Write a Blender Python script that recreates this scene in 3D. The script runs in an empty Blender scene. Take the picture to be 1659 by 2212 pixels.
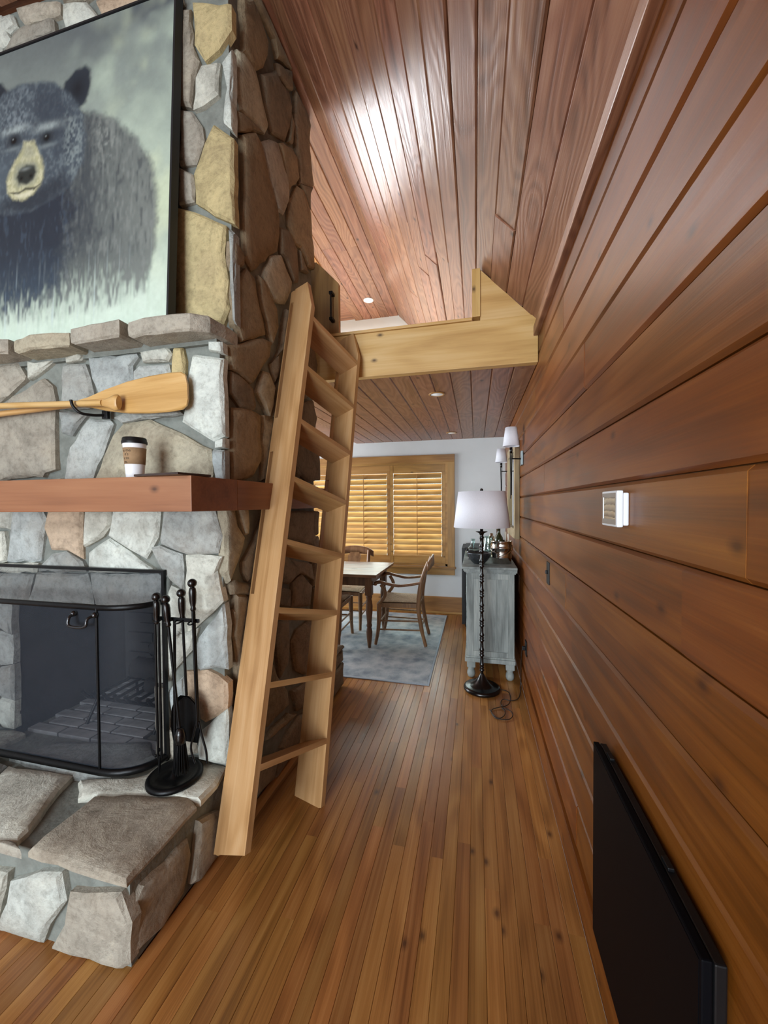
import bpy, bmesh, math, random
import numpy as np
from mathutils import Vector, Matrix

# ------------------------------------------------------------------ camera, world, light, exposure
scene = bpy.context.scene
COL = scene.collection
EYE = 1.53
cam_d = bpy.data.cameras.new('camera'); cam = bpy.data.objects.new('camera', cam_d); COL.objects.link(cam)
cam_d.sensor_fit = 'VERTICAL'; cam_d.sensor_height = 24.0; cam_d.lens = 24.0 * 831.0 / 2212.0
cam_d.clip_start = 0.02; cam_d.clip_end = 100
def aim_camera(yaw, pitch, roll):
    f = Vector((-math.sin(yaw) * math.cos(pitch), math.cos(yaw) * math.cos(pitch), math.sin(pitch)))
    r = f.cross(Vector((0, 0, 1))).normalized(); u = r.cross(f)
    r2 = r * math.cos(roll) - u * math.sin(roll); u2 = u * math.cos(roll) + r * math.sin(roll)
    m = Matrix((r2, u2, -f)).transposed().to_4x4(); m.translation = (0, 0, EYE)
    cam.matrix_world = m
aim_camera(math.radians(13.44), math.radians(-1.145), math.radians(0.4))
scene.camera = cam

world = bpy.data.worlds.new('overcast_daylight'); scene.world = world; world.use_nodes = True
bg = world.node_tree.nodes['Background']; bg.inputs['Color'].default_value = (0.78, 0.9, 1.0, 1); bg.inputs['Strength'].default_value = 1.6

def area(name, loc, look, sx, sy, power, col=(0.86, 0.94, 1.0), spread=180):
    l = bpy.data.lights.new(name, 'AREA'); l.shape = 'RECTANGLE'; l.size = sx; l.size_y = sy; l.energy = power; l.color = col
    l.spread = math.radians(spread)
    o = bpy.data.objects.new(name, l); COL.objects.link(o); o.location = loc
    o.rotation_euler = Vector(look).to_track_quat('-Z', 'Y').to_euler()
    return o
# daylight entering by the tall living-room windows, the loft skylight and the dining windows
area('daylight_living_windows', (-1.35, -3.28, 1.2), (0, 1, 0), 2.5, 1.75, 225)
area('daylight_gable_window', (-1.75, -3.28, 3.2), (0, 1, -0.1), 2.4, 0.9, 85)
area('daylight_loft_skylight', (-2.15, 3.75, 4.13), (0, 0, -1), 0.8, 1.1, 130, (0.95, 0.97, 1.0))
area('daylight_dining_side_window', (-4.42, 4.3, 1.5), (1, 0, 0), 1.7, 1.5, 190)
area('daylight_behind_shutters', (-1.6, 6.3, 1.35), (0, -1, 0), 2.9, 2.2, 420, (0.97, 0.98, 1.0))

vs = scene.view_settings
vs.view_transform = 'Standard'; vs.look = 'None'; vs.gamma = 1.0; vs.use_curve_mapping = False
vs.exposure = 0.0
scene.display_settings.display_device = 'sRGB'

# ------------------------------------------------------------------ helpers
rnd = random.Random(7)
def lin(c):
    c = c.lstrip('#'); v = [int(c[i:i + 2], 16) / 255 for i in (0, 2, 4)]
    return tuple(x / 12.92 if x <= .04045 else ((x + .055) / 1.055) ** 2.4 for x in v) + (1.0,)

class MB:
    """collects geometry for ONE mesh object"""
    def __init__(s): s.v = []; s.f = []; s.sm = []
    def add(s, vs_, fs, smooth=False):
        b = len(s.v); s.v += [tuple(p) for p in vs_]
        for f in fs: s.f.append([b + i for i in f]); s.sm.append(smooth)
        return s
    def box(s, x0, x1, y0, y1, z0, z1, bev=0.0, M=None):
        bm = bmesh.new(); bmesh.ops.create_cube(bm, size=1)
        for v in bm.verts: v.co = Vector(((x0 + x1) / 2 + v.co.x * (x1 - x0), (y0 + y1) / 2 + v.co.y * (y1 - y0), (z0 + z1) / 2 + v.co.z * (z1 - z0)))
        if bev > 0: bmesh.ops.bevel(bm, geom=list(bm.edges), offset=bev, segments=2, profile=.6, affect='EDGES', clamp_overlap=True)
        if M: bmesh.ops.transform(bm, matrix=M, verts=list(bm.verts))
        bm.verts.index_update(); s.add([v.co for v in bm.verts], [[v.index for v in f.verts] for f in bm.faces]); bm.free(); return s
    def prism(s, poly, axis, a0, a1):
        """poly 2D extruded along axis from a0 to a1; poly coords are the two other axes in order"""
        n = len(poly); ix = {'X': (1, 2, 0), 'Y': (0, 2, 1), 'Z': (0, 1, 2)}[axis]
        vv = []
        for a in (a0, a1):
            for p in poly:
                q = [0, 0, 0]; q[ix[0]] = p[0]; q[ix[1]] = p[1]; q[ix[2]] = a; vv.append(q)
        s.add(vv, [list(range(n)), list(range(n, 2 * n))] + [[i, (i + 1) % n, n + (i + 1) % n, n + i] for i in range(n)]); return s
    def tube(s, pts, rad, seg=10, cap=True, squash=None):
        pts = [Vector(p) for p in pts]; n = len(pts); R = rad if isinstance(rad, (list, tuple)) else [rad] * n
        vv = []; fr = None
        for i, p in enumerate(pts):
            t = (pts[min(i + 1, n - 1)] - pts[max(i - 1, 0)]).normalized()
            if fr is None:
                a = Vector((0, 0, 1)) if abs(t.z) < .9 else Vector((1, 0, 0)); fr = t.cross(a).normalized()
            fr = (fr - t * fr.dot(t)).normalized(); b = t.cross(fr)
            for k in range(seg):
                an = 2 * math.pi * k / seg; sq = squash or (1, 1)
                vv.append(p + fr * (R[i] * sq[0] * math.cos(an)) + b * (R[i] * sq[1] * math.sin(an)))
        fs = [[i * seg + k, i * seg + (k + 1) % seg, (i + 1) * seg + (k + 1) % seg, (i + 1) * seg + k] for i in range(n - 1) for k in range(seg)]
        s.add(vv, fs, True)
        if cap: s.add(vv[:seg], [list(range(seg))]); s.add(vv[-seg:], [list(range(seg))])
        return s
    def lathe(s, prof, c=(0, 0, 0), seg=32, cap=True, M=None):
        vv = []
        for r, z in prof:
            for k in range(seg):
                a = 2 * math.pi * k / seg; p = Vector((c[0] + r * math.cos(a), c[1] + r * math.sin(a), c[2] + z)); vv.append(M @ p if M else p)
        n = len(prof); fs = [[i * seg + k, i * seg + (k + 1) % seg, (i + 1) * seg + (k + 1) % seg, (i + 1) * seg + k] for i in range(n - 1) for k in range(seg)]
        s.add(vv, fs, True)
        if cap:
            for i in (0, n - 1):
                if prof[i][0] > 1e-4: s.add(vv[i * seg:(i + 1) * seg], [list(range(seg))])
        return s
    def sphere(s, c, r, seg=16, rings=10, sc=(1, 1, 1)):
        prof = [(math.sin(math.pi * i / rings), -math.cos(math.pi * i / rings)) for i in range(rings + 1)]
        vv = []
        for pr, pz in prof:
            for k in range(seg):
                a = 2 * math.pi * k / seg; vv.append((c[0] + r * sc[0] * pr * math.cos(a), c[1] + r * sc[1] * pr * math.sin(a), c[2] + r * sc[2] * pz))
        s.add(vv, [[i * seg + k, i * seg + (k + 1) % seg, (i + 1) * seg + (k + 1) % seg, (i + 1) * seg + k] for i in range(rings) for k in range(seg)], True); return s
    def build(s, name, mat, parent=None, M=None, recalc=True):
        me = bpy.data.meshes.new(name); me.from_pydata(s.v, [], s.f)
        me.polygons.foreach_set('use_smooth', s.sm); me.update()
        bm = bmesh.new(); bm.from_mesh(me)
        if recalc: bmesh.ops.recalc_face_normals(bm, faces=list(bm.faces))
        bm.to_mesh(me); bm.free()
        if mat: me.materials.append(mat)
        o = bpy.data.objects.new(name, me); COL.objects.link(o)
        if M: o.matrix_world = M
        if parent: attach(o, parent)
        return o
ROOTM = {}
def attach(o, p):
    o.parent = p
    if p.name in ROOTM: o.matrix_parent_inverse = ROOTM[p.name].inverted()
def thing(name, label, cat, loc=(0, 0, 0), group=None, rz=0.0):
    """an Empty at the base of a thing; children may be built in world coordinates"""
    o = bpy.data.objects.new(name, None); COL.objects.link(o); o.empty_display_size = .05
    o.location = loc; o.rotation_euler = (0, 0, rz)
    ROOTM[o.name] = Matrix.Translation(Vector(loc)) @ Matrix.Rotation(rz, 4, 'Z')
    return tag(o, label, cat, group)
def tag(o, label, cat, group=None):
    o['label'] = label; o['category'] = cat
    if group: o['group'] = group
    return o
def struct(o, label=None):
    o['kind'] = 'structure'
    if label: o['label'] = label; o['category'] = label.split()[-1]
    return o
def copy_tree(o, parent=None):
    c = o.copy(); COL.objects.link(c); c.parent = parent
    for ch in list(o.children): copy_tree(ch, c)
    return c
def frame(o, ex, ey):
    ex = Vector(ex); ey = Vector(ey); ez = ex.cross(ey)
    m = Matrix((ex, ey, ez)).transposed().to_4x4(); m.translation = o; return m
def spline(pts, n=8):
    """Catmull-Rom through points of any dimension"""
    P = [np.array(p, float) for p in pts]; P = [2 * P[0] - P[1]] + P + [2 * P[-1] - P[-2]]; out = []
    for i in range(1, len(P) - 2):
        for k in range(n):
            t = k / n; a, b, c, d = P[i - 1:i + 3]
            out.append(.5 * ((2 * b) + (c - a) * t + (2 * a - 5 * b + 4 * c - d) * t * t + (3 * b - a - 3 * c + d) * t ** 3))
    out.append(P[-2]); return [tuple(x) for x in out]

# ------------------------------------------------------------------ materials
def newmat(name):
    m = bpy.data.materials.new(name); m.use_nodes = True; nt = m.node_tree
    return m, nt, nt.nodes['Principled BSDF']
def nd(nt, typ, ins=None, **props):
    n = nt.nodes.new(typ)
    for k, v in props.items(): setattr(n, k, v)
    for k, v in (ins or {}).items():
        if isinstance(v, bpy.types.NodeSocket): nt.links.new(v, n.inputs[k])
        else: n.inputs[k].default_value = v
    return n
def ramp(nt, fac, stops):
    r = nt.nodes.new('ShaderNodeValToRGB'); nt.links.new(fac, r.inputs[0]); e = r.color_ramp.elements
    while len(e) < len(stops): e.new(.5)
    for el, (p, c) in zip(e, stops): el.position = p; el.color = c
    return r.outputs[0]
def mix(nt, fac, a, b, mode='MIX'):
    n = nt.nodes.new('ShaderNodeMix'); n.data_type = 'RGBA'; n.blend_type = mode
    for i, v in ((0, fac), (6, a), (7, b)):
        if isinstance(v, bpy.types.NodeSocket): nt.links.new(v, n.inputs[i])
        else: n.inputs[i].default_value = v
    return n.outputs[2]
def math_(nt, op, a, b=0.0):
    n = nt.nodes.new('ShaderNodeMath'); n.operation = op
    for i, v in ((0, a), (1, b)):
        if isinstance(v, bpy.types.NodeSocket): nt.links.new(v, n.inputs[i])
        else: n.inputs[i].default_value = v
    return n.outputs[0]
def wood(name, dark, mid, light, rough=.4, along='X', la=.9, ac=16, knots=.0, tint=.22, bump=.12, band=9.0, spec=.5, hue=.006, knotcol='#3a2012', amp=.1, sat=1.0):
    m, nt, b = newmat(name)
    tc = nt.nodes.new('ShaderNodeTexCoord'); oi = nt.nodes.new('ShaderNodeObjectInfo')
    o1 = math_(nt, 'MULTIPLY', oi.outputs['Random'], 41.0); o2 = math_(nt, 'MULTIPLY', oi.outputs['Random'], 17.3)
    off = nd(nt, 'ShaderNodeCombineXYZ', {0: o1, 1: o2, 2: o2})
    v = nd(nt, 'ShaderNodeVectorMath', {0: tc.outputs['Object'], 1: off.outputs[0]}, operation='ADD').outputs[0]
    def mp(l, a):
        s = {'X': (l, a, a), 'Y': (a, l, a), 'Z': (a, a, l)}[along]
        return nd(nt, 'ShaderNodeVectorMath', {0: v, 1: s}, operation='MULTIPLY').outputs[0]
    n1 = nd(nt, 'ShaderNodeTexNoise', {'Vector': mp(la, ac), 'Scale': 1.0, 'Detail': 5.0, 'Roughness': .62, 'Distortion': .7}).outputs[0]
    fine = nd(nt, 'ShaderNodeTexNoise', {'Vector': mp(la * 3, ac * 9), 'Scale': 1.0, 'Detail': 2.0, 'Roughness': .5}).outputs[0]
    warp = nd(nt, 'ShaderNodeTexNoise', {'Vector': mp(.8, 3.2), 'Scale': 1.0, 'Detail': 2.0, 'Roughness': .5}).outputs[0]
    ring = math_(nt, 'MULTIPLY', warp, band * 6.28)
    s1 = math_(nt, 'SINE', ring); s1 = math_(nt, 'MULTIPLY', s1, amp)
    f = math_(nt, 'ADD', math_(nt, 'MULTIPLY', n1, .75), s1); f = math_(nt, 'ADD', f, math_(nt, 'MULTIPLY', fine, .25))
    col = ramp(nt, f, [(.22, lin(dark)), (.5, lin(mid)), (.8, lin(light))])
    if knots > 0:
        sp = nd(nt, 'ShaderNodeSeparateXYZ', {0: mp(2.3, 3.6)}).outputs
        k2 = nd(nt, 'ShaderNodeCombineXYZ', {0: sp[0], 1: math_(nt, 'ADD', sp[1], sp[2]), 2: 0.0}).outputs[0]
        kv = nd(nt, 'ShaderNodeTexVoronoi', {'Vector': k2, 'Scale': 1.0, 'Randomness': 1.0}, voronoi_dimensions='2D')
        kd = math_(nt, 'ADD', kv.outputs['Distance'], math_(nt, 'MULTIPLY', fine, .03))
        kf = ramp(nt, kd, [(.028, (knots,) * 3 + (1,)), (.05, (knots * .5,) * 3 + (1,)), (.085, (0.0, 0, 0, 1))])
        gate = math_(nt, 'GREATER_THAN', nd(nt, 'ShaderNodeSeparateColor', {0: kv.outputs['Color']}).outputs[0], .55)
        kf = math_(nt, 'MULTIPLY', kf, gate)
        col = mix(nt, kf, col, lin(knotcol))
    val = math_(nt, 'ADD', math_(nt, 'MULTIPLY', oi.outputs['Random'], 2 * tint), 1 - tint)
    r2 = math_(nt, 'FRACT', math_(nt, 'MULTIPLY', oi.outputs['Random'], 7.77))
    hv = math_(nt, 'ADD', math_(nt, 'MULTIPLY', r2, 2 * hue), .5 - hue)
    hs = nd(nt, 'ShaderNodeHueSaturation', {'Hue': hv, 'Saturation': sat, 'Value': val, 'Fac': 1.0, 'Color': col})
    nt.links.new(hs.outputs[0], b.inputs['Base Color'])
    rg = math_(nt, 'ADD', math_(nt, 'MULTIPLY', n1, .22), rough - .11); nt.links.new(rg, b.inputs['Roughness'])
    b.inputs['Specular IOR Level'].default_value = spec
    bp = nd(nt, 'ShaderNodeBump', {'Height': f, 'Strength': bump, 'Distance': .01}); nt.links.new(bp.outputs[0], b.inputs['Normal'])
    return m
def plain(name, col, rough=.5, metal=0.0, noise=0.0, nscale=30, bump=0.0, spec=.5, coat=0.0, col2=None, bscale=None):
    m, nt, b = newmat(name); c = lin(col)
    b.inputs['Roughness'].default_value = rough; b.inputs['Metallic'].default_value = metal; b.inputs['Specular IOR Level'].default_value = spec
    b.inputs['Coat Weight'].default_value = coat
    if noise or bump or col2:
        tc = nt.nodes.new('ShaderNodeTexCoord')
        n = nd(nt, 'ShaderNodeTexNoise', {'Vector': tc.outputs['Object'], 'Scale': nscale, 'Detail': 4.0, 'Roughness': .6})
        c2 = lin(col2) if col2 else tuple(max(0, x * (1 - noise)) for x in c[:3]) + (1,)
        nt.links.new(ramp(nt, n.outputs[0], [(.35, c2), (.62, c)]), b.inputs['Base Color'])
        if bump:
            n2 = nd(nt, 'ShaderNodeTexNoise', {'Vector': tc.outputs['Object'], 'Scale': bscale or nscale, 'Detail': 4.0})
            bp = nd(nt, 'ShaderNodeBump', {'Height': n2.outputs[0], 'Strength': bump, 'Distance': .01}); nt.links.new(bp.outputs[0], b.inputs['Normal'])
    else: b.inputs['Base Color'].default_value = c
    return m
def stone_mat():
    m, nt, b = newmat('field_stone')
    tc = nt.nodes.new('ShaderNodeTexCoord'); oi = nt.nodes.new('ShaderNodeObjectInfo')
    o1 = math_(nt, 'MULTIPLY', oi.outputs['Random'], 29.0); off = nd(nt, 'ShaderNodeCombineXYZ', {0: o1, 1: o1, 2: o1})
    v = nd(nt, 'ShaderNodeVectorMath', {0: tc.outputs['Object'], 1: off.outputs[0]}, operation='ADD').outputs[0]
    n1 = nd(nt, 'ShaderNodeTexNoise', {'Vector': v, 'Scale': 6.0, 'Detail': 7.0, 'Roughness': .68, 'Distortion': .8}).outputs[0]
    n2 = nd(nt, 'ShaderNodeTexNoise', {'Vector': v, 'Scale': 38.0, 'Detail': 6.0, 'Roughness': .75}).outputs[0]
    n3 = nd(nt, 'ShaderNodeTexNoise', {'Vector': v, 'Scale': 3.2, 'Detail': 3.0, 'Roughness': .6}).outputs[0]
    cl = nd(nt, 'ShaderNodeTexVoronoi', {'Vector': nd(nt, 'ShaderNodeVectorMath', {0: v, 1: nd(nt, 'ShaderNodeVectorMath', {0: nd(nt, 'ShaderNodeCombineXYZ', {0: n1, 1: n2, 2: n1}).outputs[0], 1: (.35, .35, .35)}, operation='MULTIPLY').outputs[0]}, operation='ADD').outputs[0], 'Scale': 5.0}, feature='F1').outputs['Color']
    clv = nd(nt, 'ShaderNodeSeparateColor', {0: cl}).outputs[0]
    f = ramp(nt, n1, [(.3, (.66, .65, .64, 1)), (.52, (1, 1, 1, 1)), (.75, (1.2, 1.19, 1.15, 1))])
    g = ramp(nt, n2, [(.32, (.72, .71, .70, 1)), (.5, (1, 1, 1, 1)), (.7, (1.12, 1.12, 1.12, 1))])
    c = mix(nt, 1.0, oi.outputs['Color'], f, 'MULTIPLY'); c = mix(nt, 1.0, c, g, 'MULTIPLY')
    c = mix(nt, ramp(nt, n3, [(.5, (0, 0, 0, 1)), (.72, (.28, .28, .28, 1))]), c, lin('#93806a'), 'MIX')
    nt.links.new(c, b.inputs['Base Color']); b.inputs['Roughness'].default_value = .85; b.inputs['Specular IOR Level'].default_value = .25
    h = math_(nt, 'ADD', math_(nt, 'MULTIPLY', n1, 1.0), math_(nt, 'MULTIPLY', n2, .45)); h = math_(nt, 'ADD', h, math_(nt, 'MULTIPLY', clv, .22))
    bp = nd(nt, 'ShaderNodeBump', {'Height': h, 'Strength': .6, 'Distance': .03}); nt.links.new(bp.outputs[0], b.inputs['Normal'])
    return m
M_WALL = wood('stained_pine_wall', '#4f301c', '#70462b', '#8a5d3b', .40, knots=.8, tint=.09, bump=.07, band=7, ac=24, la=.7, amp=.08, spec=.38, sat=1.14)
M_CEIL = wood('stained_pine_ceiling', '#5f3d2b', '#8b5f47', '#a67d61', .36, knots=.95, tint=.10, bump=.3, band=20, ac=18, la=.5, amp=.085)
M_FLOOR = wood('heart_pine_floor', '#68401e', '#996634', '#b5844c', .32, knots=.8, tint=.22, bump=.05, band=6, ac=34, la=.9, amp=.08, hue=.007)
M_OAK = wood('light_oak', '#9d7648', '#b89160', '#c8a578', .45, la=1.1, ac=30, knots=0, tint=.03, bump=.05, band=9, amp=.09)
M_BEAM = wood('honey_pine_beam', '#ad8146', '#c89f62', '#d9b884', .5, la=.7, ac=9, knots=.85, tint=.04, bump=.05, band=4, amp=.08)
M_MANTEL = wood('red_stained_beam', '#6a4028', '#8b5a3a', '#9e6e4b', .5, la=.8, ac=10, knots=.85, tint=.0, hue=0, bump=.08, band=4, amp=.06)
M_TRIM = wood('golden_pine_trim', '#7f5a2c', '#a97c42', '#be9458', .45, la=.9, ac=9, knots=.7, tint=.08, bump=.05, band=5)
M_POST = wood('shaded_pine_post', '#6a4c2a', '#8c6a3e', '#a5824f', .5, la=.9, ac=10, knots=.6, tint=.03)  # pine tone darkened to hold the shade the post stands in
M_LOUV = wood('golden_pine_louver', '#a07a46', '#bc9860', '#cfb07c', .4, la=.9, ac=12, tint=.06, bump=.04)
M_CHAIR = wood('walnut_chair_wood', '#6b4b31', '#8a6544', '#a58059', .4, along='Z', la=3, ac=30, tint=.08, bump=.05)
M_TABLE = wood('table_wood', '#5c3a22', '#80573a', '#9a7050', .32, la=1.0, ac=14, tint=.06, bump=.05)
M_TLEG = wood('table_leg_wood', '#4a2f1c', '#6b4629', '#83603e', .4, along='Z', la=2.0, ac=18, tint=.06)
M_PADDLE = wood('varnished_paddle_wood', '#a87c42', '#c2985e', '#d0ad78', .4, la=1.2, ac=18, tint=.04, bump=.03)
M_MIRF = wood('weathered_frame_wood', '#7d6a50', '#a08c6c', '#b8a684', .7, along='Z', la=1.5, ac=22, tint=.05, bump=.1)
M_GREYW = wood('whitewashed_grey_wood', '#59605f', '#8a9290', '#b4bab6', .6, along='Z', la=2.2, ac=14, tint=.06, bump=.12, band=3, hue=.004)
M_STONE = stone_mat()
M_MORTAR = plain('mortar', '#81857f', .95, noise=.25, nscale=20, bump=.4, bscale=60, spec=.2)
M_WHITE = plain('white_painted_wall', '#dde2e4', .8, noise=.04, nscale=3, bump=.03, bscale=120)
M_IRON = plain('black_iron', '#121315', .38, .6, noise=.3, nscale=60, bump=.05)
M_BLACK = plain('gloss_black_lacquer', '#0a0809', .22, 0, spec=.5)
M_PLASTIC = plain('matte_black_plastic', '#0e0e10', .45, spec=.3)
M_SCREEN = plain('dark_screen_glass', '#08090d', .5, spec=.06)
M_SHADE = plain('white_linen_shade', '#e6e6ee', .85, noise=.05, nscale=180, bump=.08, bscale=300)
M_CHROME = plain('polished_steel', '#c9c4bd', .14, 1.0, noise=.05, nscale=8)
M_WPLAS = plain('white_plastic', '#e3e8ee', .4)
M_PAPER = plain('white_paper_cup', '#eceef2', .6)
M_KRAFT = plain('kraft_cardboard', '#9c7f5e', .85, noise=.12, nscale=80)
M_INK = plain('brown_ink', '#3a2b1e', .8)
M_SOOT = plain('sooty_firebox', '#2c2c2e', .95, noise=.5, nscale=6, bump=.3, bscale=30)
M_ASH = plain('ashy_firebox_floor', '#97999d', .95, noise=.35, nscale=9, bump=.3, bscale=40)
M_BRICK = plain('fire_brick', '#9a8068', .9, noise=.4, nscale=8, bump=.3, bscale=50)
M_CHAR = plain('charred_log', '#17171a', .9, noise=.6, nscale=14, bump=.8, bscale=24)
M_RUSH = plain('woven_rush', '#bd9f80', .85, noise=.35, nscale=60, bump=.5, bscale=90)
M_CABLE = plain('brown_cable', '#2a2018', .5)
M_SLATE = plain('dark_tablet', '#33241f', .35)
M_GREEN = plain('green_bottle_glass', '#262c14', .1, spec=.6)
M_CREAM = plain('pale_candle_wax', '#d9d3c4', .5)
def glass_mat(name, col, tr=.85, rough=.03):
    m, nt, b = newmat(name); out = nt.nodes['Material Output']
    t = nd(nt, 'ShaderNodeBsdfTransparent', {'Color': lin(col)}); g = nd(nt, 'ShaderNodeBsdfGlossy', {'Color': (.9, .95, 1, 1), 'Roughness': rough})
    mx = nd(nt, 'ShaderNodeMixShader', {0: 1 - tr, 1: t.outputs[0], 2: g.outputs[0]}); nt.links.new(mx.outputs[0], out.inputs['Surface']); return m
M_GLASS = glass_mat('clear_glass', '#e8f2f0', .88)
def mesh_wire_mat():
    """woven black wire: half open, half wire"""
    m, nt, b = newmat('woven_wire_mesh'); out = nt.nodes['Material Output']
    b.inputs['Base Color'].default_value = lin('#39404b'); b.inputs['Roughness'].default_value = .6  # black wire lightened to grey-blue, putting its light haze into the colour
    f = .68
    t = nd(nt, 'ShaderNodeBsdfTransparent'); mx = nd(nt, 'ShaderNodeMixShader', {0: f, 1: b.outputs[0], 2: t.outputs[0]})
    nt.links.new(mx.outputs[0], out.inputs['Surface']); return m
M_MESH = mesh_wire_mat()
def emit_mat(name, col, s):
    m, nt, b = newmat(name); b.inputs['Emission Color'].default_value = lin(col); b.inputs['Emission Strength'].default_value = s; b.inputs['Base Color'].default_value = lin(col); return m
M_MIRROR = plain('silvered_mirror', '#dfe6e6', .03, 1.0)

# ------------------------------------------------------------------ room shell
XW, RX, RZ, EZ = .385, -1.06, 4.20, 2.68           # right wall, slope top x / z, eaves height
YB, YF, XL = 5.40, -3.40, -4.50                    # far wall, wall behind the viewer, left wall
LOFTY, LOFTZ, DCZ = 2.60, 2.72, 2.42               # loft edge, loft floor, dining ceiling

def plank_mesh(L, W, T, c, bow=0.0):
    """tongue-and-groove board: local x length, y width, z up; the shown face at z=0 has eased edges"""
    prof = [(0, -T), (0, -c), (c, 0), (W - c, 0), (W, -c), (W, -T)]
    vv = [(x, y, z) for x in (0.0, L) for y, z in prof]; n = 6
    fs = [[i, (i + 1) % n, n + (i + 1) % n, n + i] for i in range(n)] + [list(range(n))[::-1], list(range(n, 2 * n))]
    me = bpy.data.meshes.new('plank'); me.from_pydata(vv, [], fs); me.update(); return me
PM = {}
def plank(parent, o, ex, ey, L, W, T, c, mat, name='plank'):
    L = round(L, 2); key = (L, round(W, 4), T, c, mat.name)
    if key not in PM:
        PM[key] = plank_mesh(L, W, T, c); PM[key].materials.append(mat)
    ob = bpy.data.objects.new(name, PM[key]); COL.objects.link(ob); ob.matrix_world = frame(o, ex, ey); attach(ob, parent); return ob
def courses(parent, start, ey, widths, y_hi, y_lo, lmin, lmax, T, c, mat, gap=.0015, up=False, cup=0.0):
    """boards running along world Y, laid course after course along ey; long axis points to -Y"""
    d = 0.0; ey = Vector(ey)
    for w in widths:
        y = y_hi; first = True
        while y > y_lo + .02:
            L = rnd.uniform(lmin, lmax)
            if first: L *= rnd.uniform(.35, 1.0); first = False
            L = max(min(L, y - y_lo), .25) if y - y_lo > .3 else y - y_lo
            L = round(L, 2)
            if L < .02: break
            o = Vector(start) + ey * d; o.y = y
            if up: o.y = y - L
            pb = plank(parent, o, (0, 1, 0) if up else (0, -1, 0), ey, L - gap, w - gap, T, c, mat); y -= L
            if cup: pb.matrix_basis = pb.matrix_basis @ Matrix.Rotation(rnd.uniform(-cup, cup), 4, 'X') @ Matrix.Rotation(rnd.uniform(-cup, cup) * .12, 4, 'Y')
        d += w

wall_right = struct(MB().box(XW + .02, XW + .12, YF, YB, 0, 2.9).build('wall_right', M_WALL))
courses(wall_right, (XW, 0, .163), (0, 0, 1), [.178] * 14 + [.03], YB, -.6, 1.9, 3.4, .022, .009, M_WALL, gap=.003, cup=.008)
def board(name, x0, x1_, y0, y1, z0, z1, mat, parent, b=.003, along='X'):
    """solid board whose local x axis follows its length"""
    cx, cy, cz = (x0 + x1_) / 2, (y0 + y1) / 2, (z0 + z1) / 2; dx, dy, dz = (x1_ - x0) / 2, (y1 - y0) / 2, (z1 - z0) / 2
    if along == 'X': M = frame((cx, cy, cz), (1, 0, 0), (0, 1, 0)); s = (dx, dy, dz)
    elif along == 'Z': M = frame((cx, cy, cz), (0, 0, 1), (0, 1, 0)); s = (dz, dy, dx)
    else: M = frame((cx, cy, cz), (0, 1, 0), (0, 0, 1)); s = (dy, dz, dx)
    return MB().box(-s[0], s[0], -s[1], s[1], -s[2], s[2], b).build(name, mat, parent, M)
bb = struct(board('baseboard_right', XW - .012, XW + .019, -.6, YB - .02, 0, .150, M_WALL, None, .004, 'Y'))
tr1 = struct(board('trim_1', XW - .03, XW + .019, -1.2, YB - .01, 2.585, 2.648, M_CEIL, None, .006, 'Y'))

sl = math.hypot(XW - RX, RZ - EZ); es = Vector((RX - XW, 0, RZ - EZ)) / sl; ns = Vector((0, -1, 0)).cross(es)
c0 = Vector((XW, 0, EZ))
def slab(name, a, b, n, y0, y1, t, mat):
    a, b, n = Vector(a), Vector(b), Vector(n)
    m = MB(); vv = []
    for y in (y0, y1):
        for q in (a, b, b - n * t, a - n * t): vv.append((q.x, y, q.z))
    m.add(vv, [[0, 1, 2, 3], [4, 5, 6, 7], [0, 1, 5, 4], [1, 2, 6, 5], [2, 3, 7, 6], [3, 0, 4, 7]]); return m.build(name, mat)
ceil = struct(slab('ceiling', c0 - ns * .022 - es * .08, c0 + es * sl - ns * .022, ns, YF, YB, .08, M_CEIL))
nb = 15; courses(ceil, c0, es, [sl / nb] * nb, YB, -.2, 2.2, 4.2, .02, .006, M_CEIL, gap=.0025, cup=.022)
flat = MB().box(XL, RX, YF, 3.15, RZ + .022, RZ + .12).box(XL, -2.6, 3.15, 4.35, RZ + .022, RZ + .12).box(-1.7, RX, 3.15, 4.35, RZ + .022, RZ + .12).box(XL, RX, 4.35, YB, RZ + .022, RZ + .12).build('ceiling', M_CEIL); struct(flat)
courses(flat, (RX, 0, RZ), (-1, 0, 0), [.128] * 5, YB, -.2, 2.2, 4.0, .02, .006, M_CEIL, cup=.01)
courses(flat, (RX - .64, 0, RZ), (-1, 0, 0), [.128] * 8, 1.58, -.2, 2.2, 4.0, .02, .006, M_CEIL, cup=.01)
sky = struct(MB().box(-2.62, -2.56, 3.13, 4.37, RZ - .02, RZ + .1, .004).box(-1.74, -1.68, 3.13, 4.37, RZ - .02, RZ + .1, .004).box(-2.56, -1.74, 3.13, 3.19, RZ - .02, RZ + .1, .004).box(-2.56, -1.74, 4.31, 4.37, RZ - .02, RZ + .1, .004).build('window_2', M_TRIM))
MB().box(-2.56, -1.74, 3.19, 4.31, RZ + .06, RZ + .066).build('pane', M_GLASS, sky)
lfl = struct(MB().box(XL, XW - .002, LOFTY + .21, YB, LOFTZ - .004, LOFTZ + .018).build('floor', plain('cream_loft_carpet', '#d8cdbc', .95, noise=.1, nscale=60, bump=.2)))
# dining-room ceiling, which carries the loft floor
dce = struct(MB().box(XL, XW, LOFTY + .06, YB, DCZ + .02, LOFTZ - .004).build('ceiling', M_CEIL))
courses(dce, (XW, 0, DCZ), (-1, 0, 0), [.139] * 15, YB, LOFTY + .06, 1.6, 3.0, .02, .006, M_CEIL)

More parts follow.
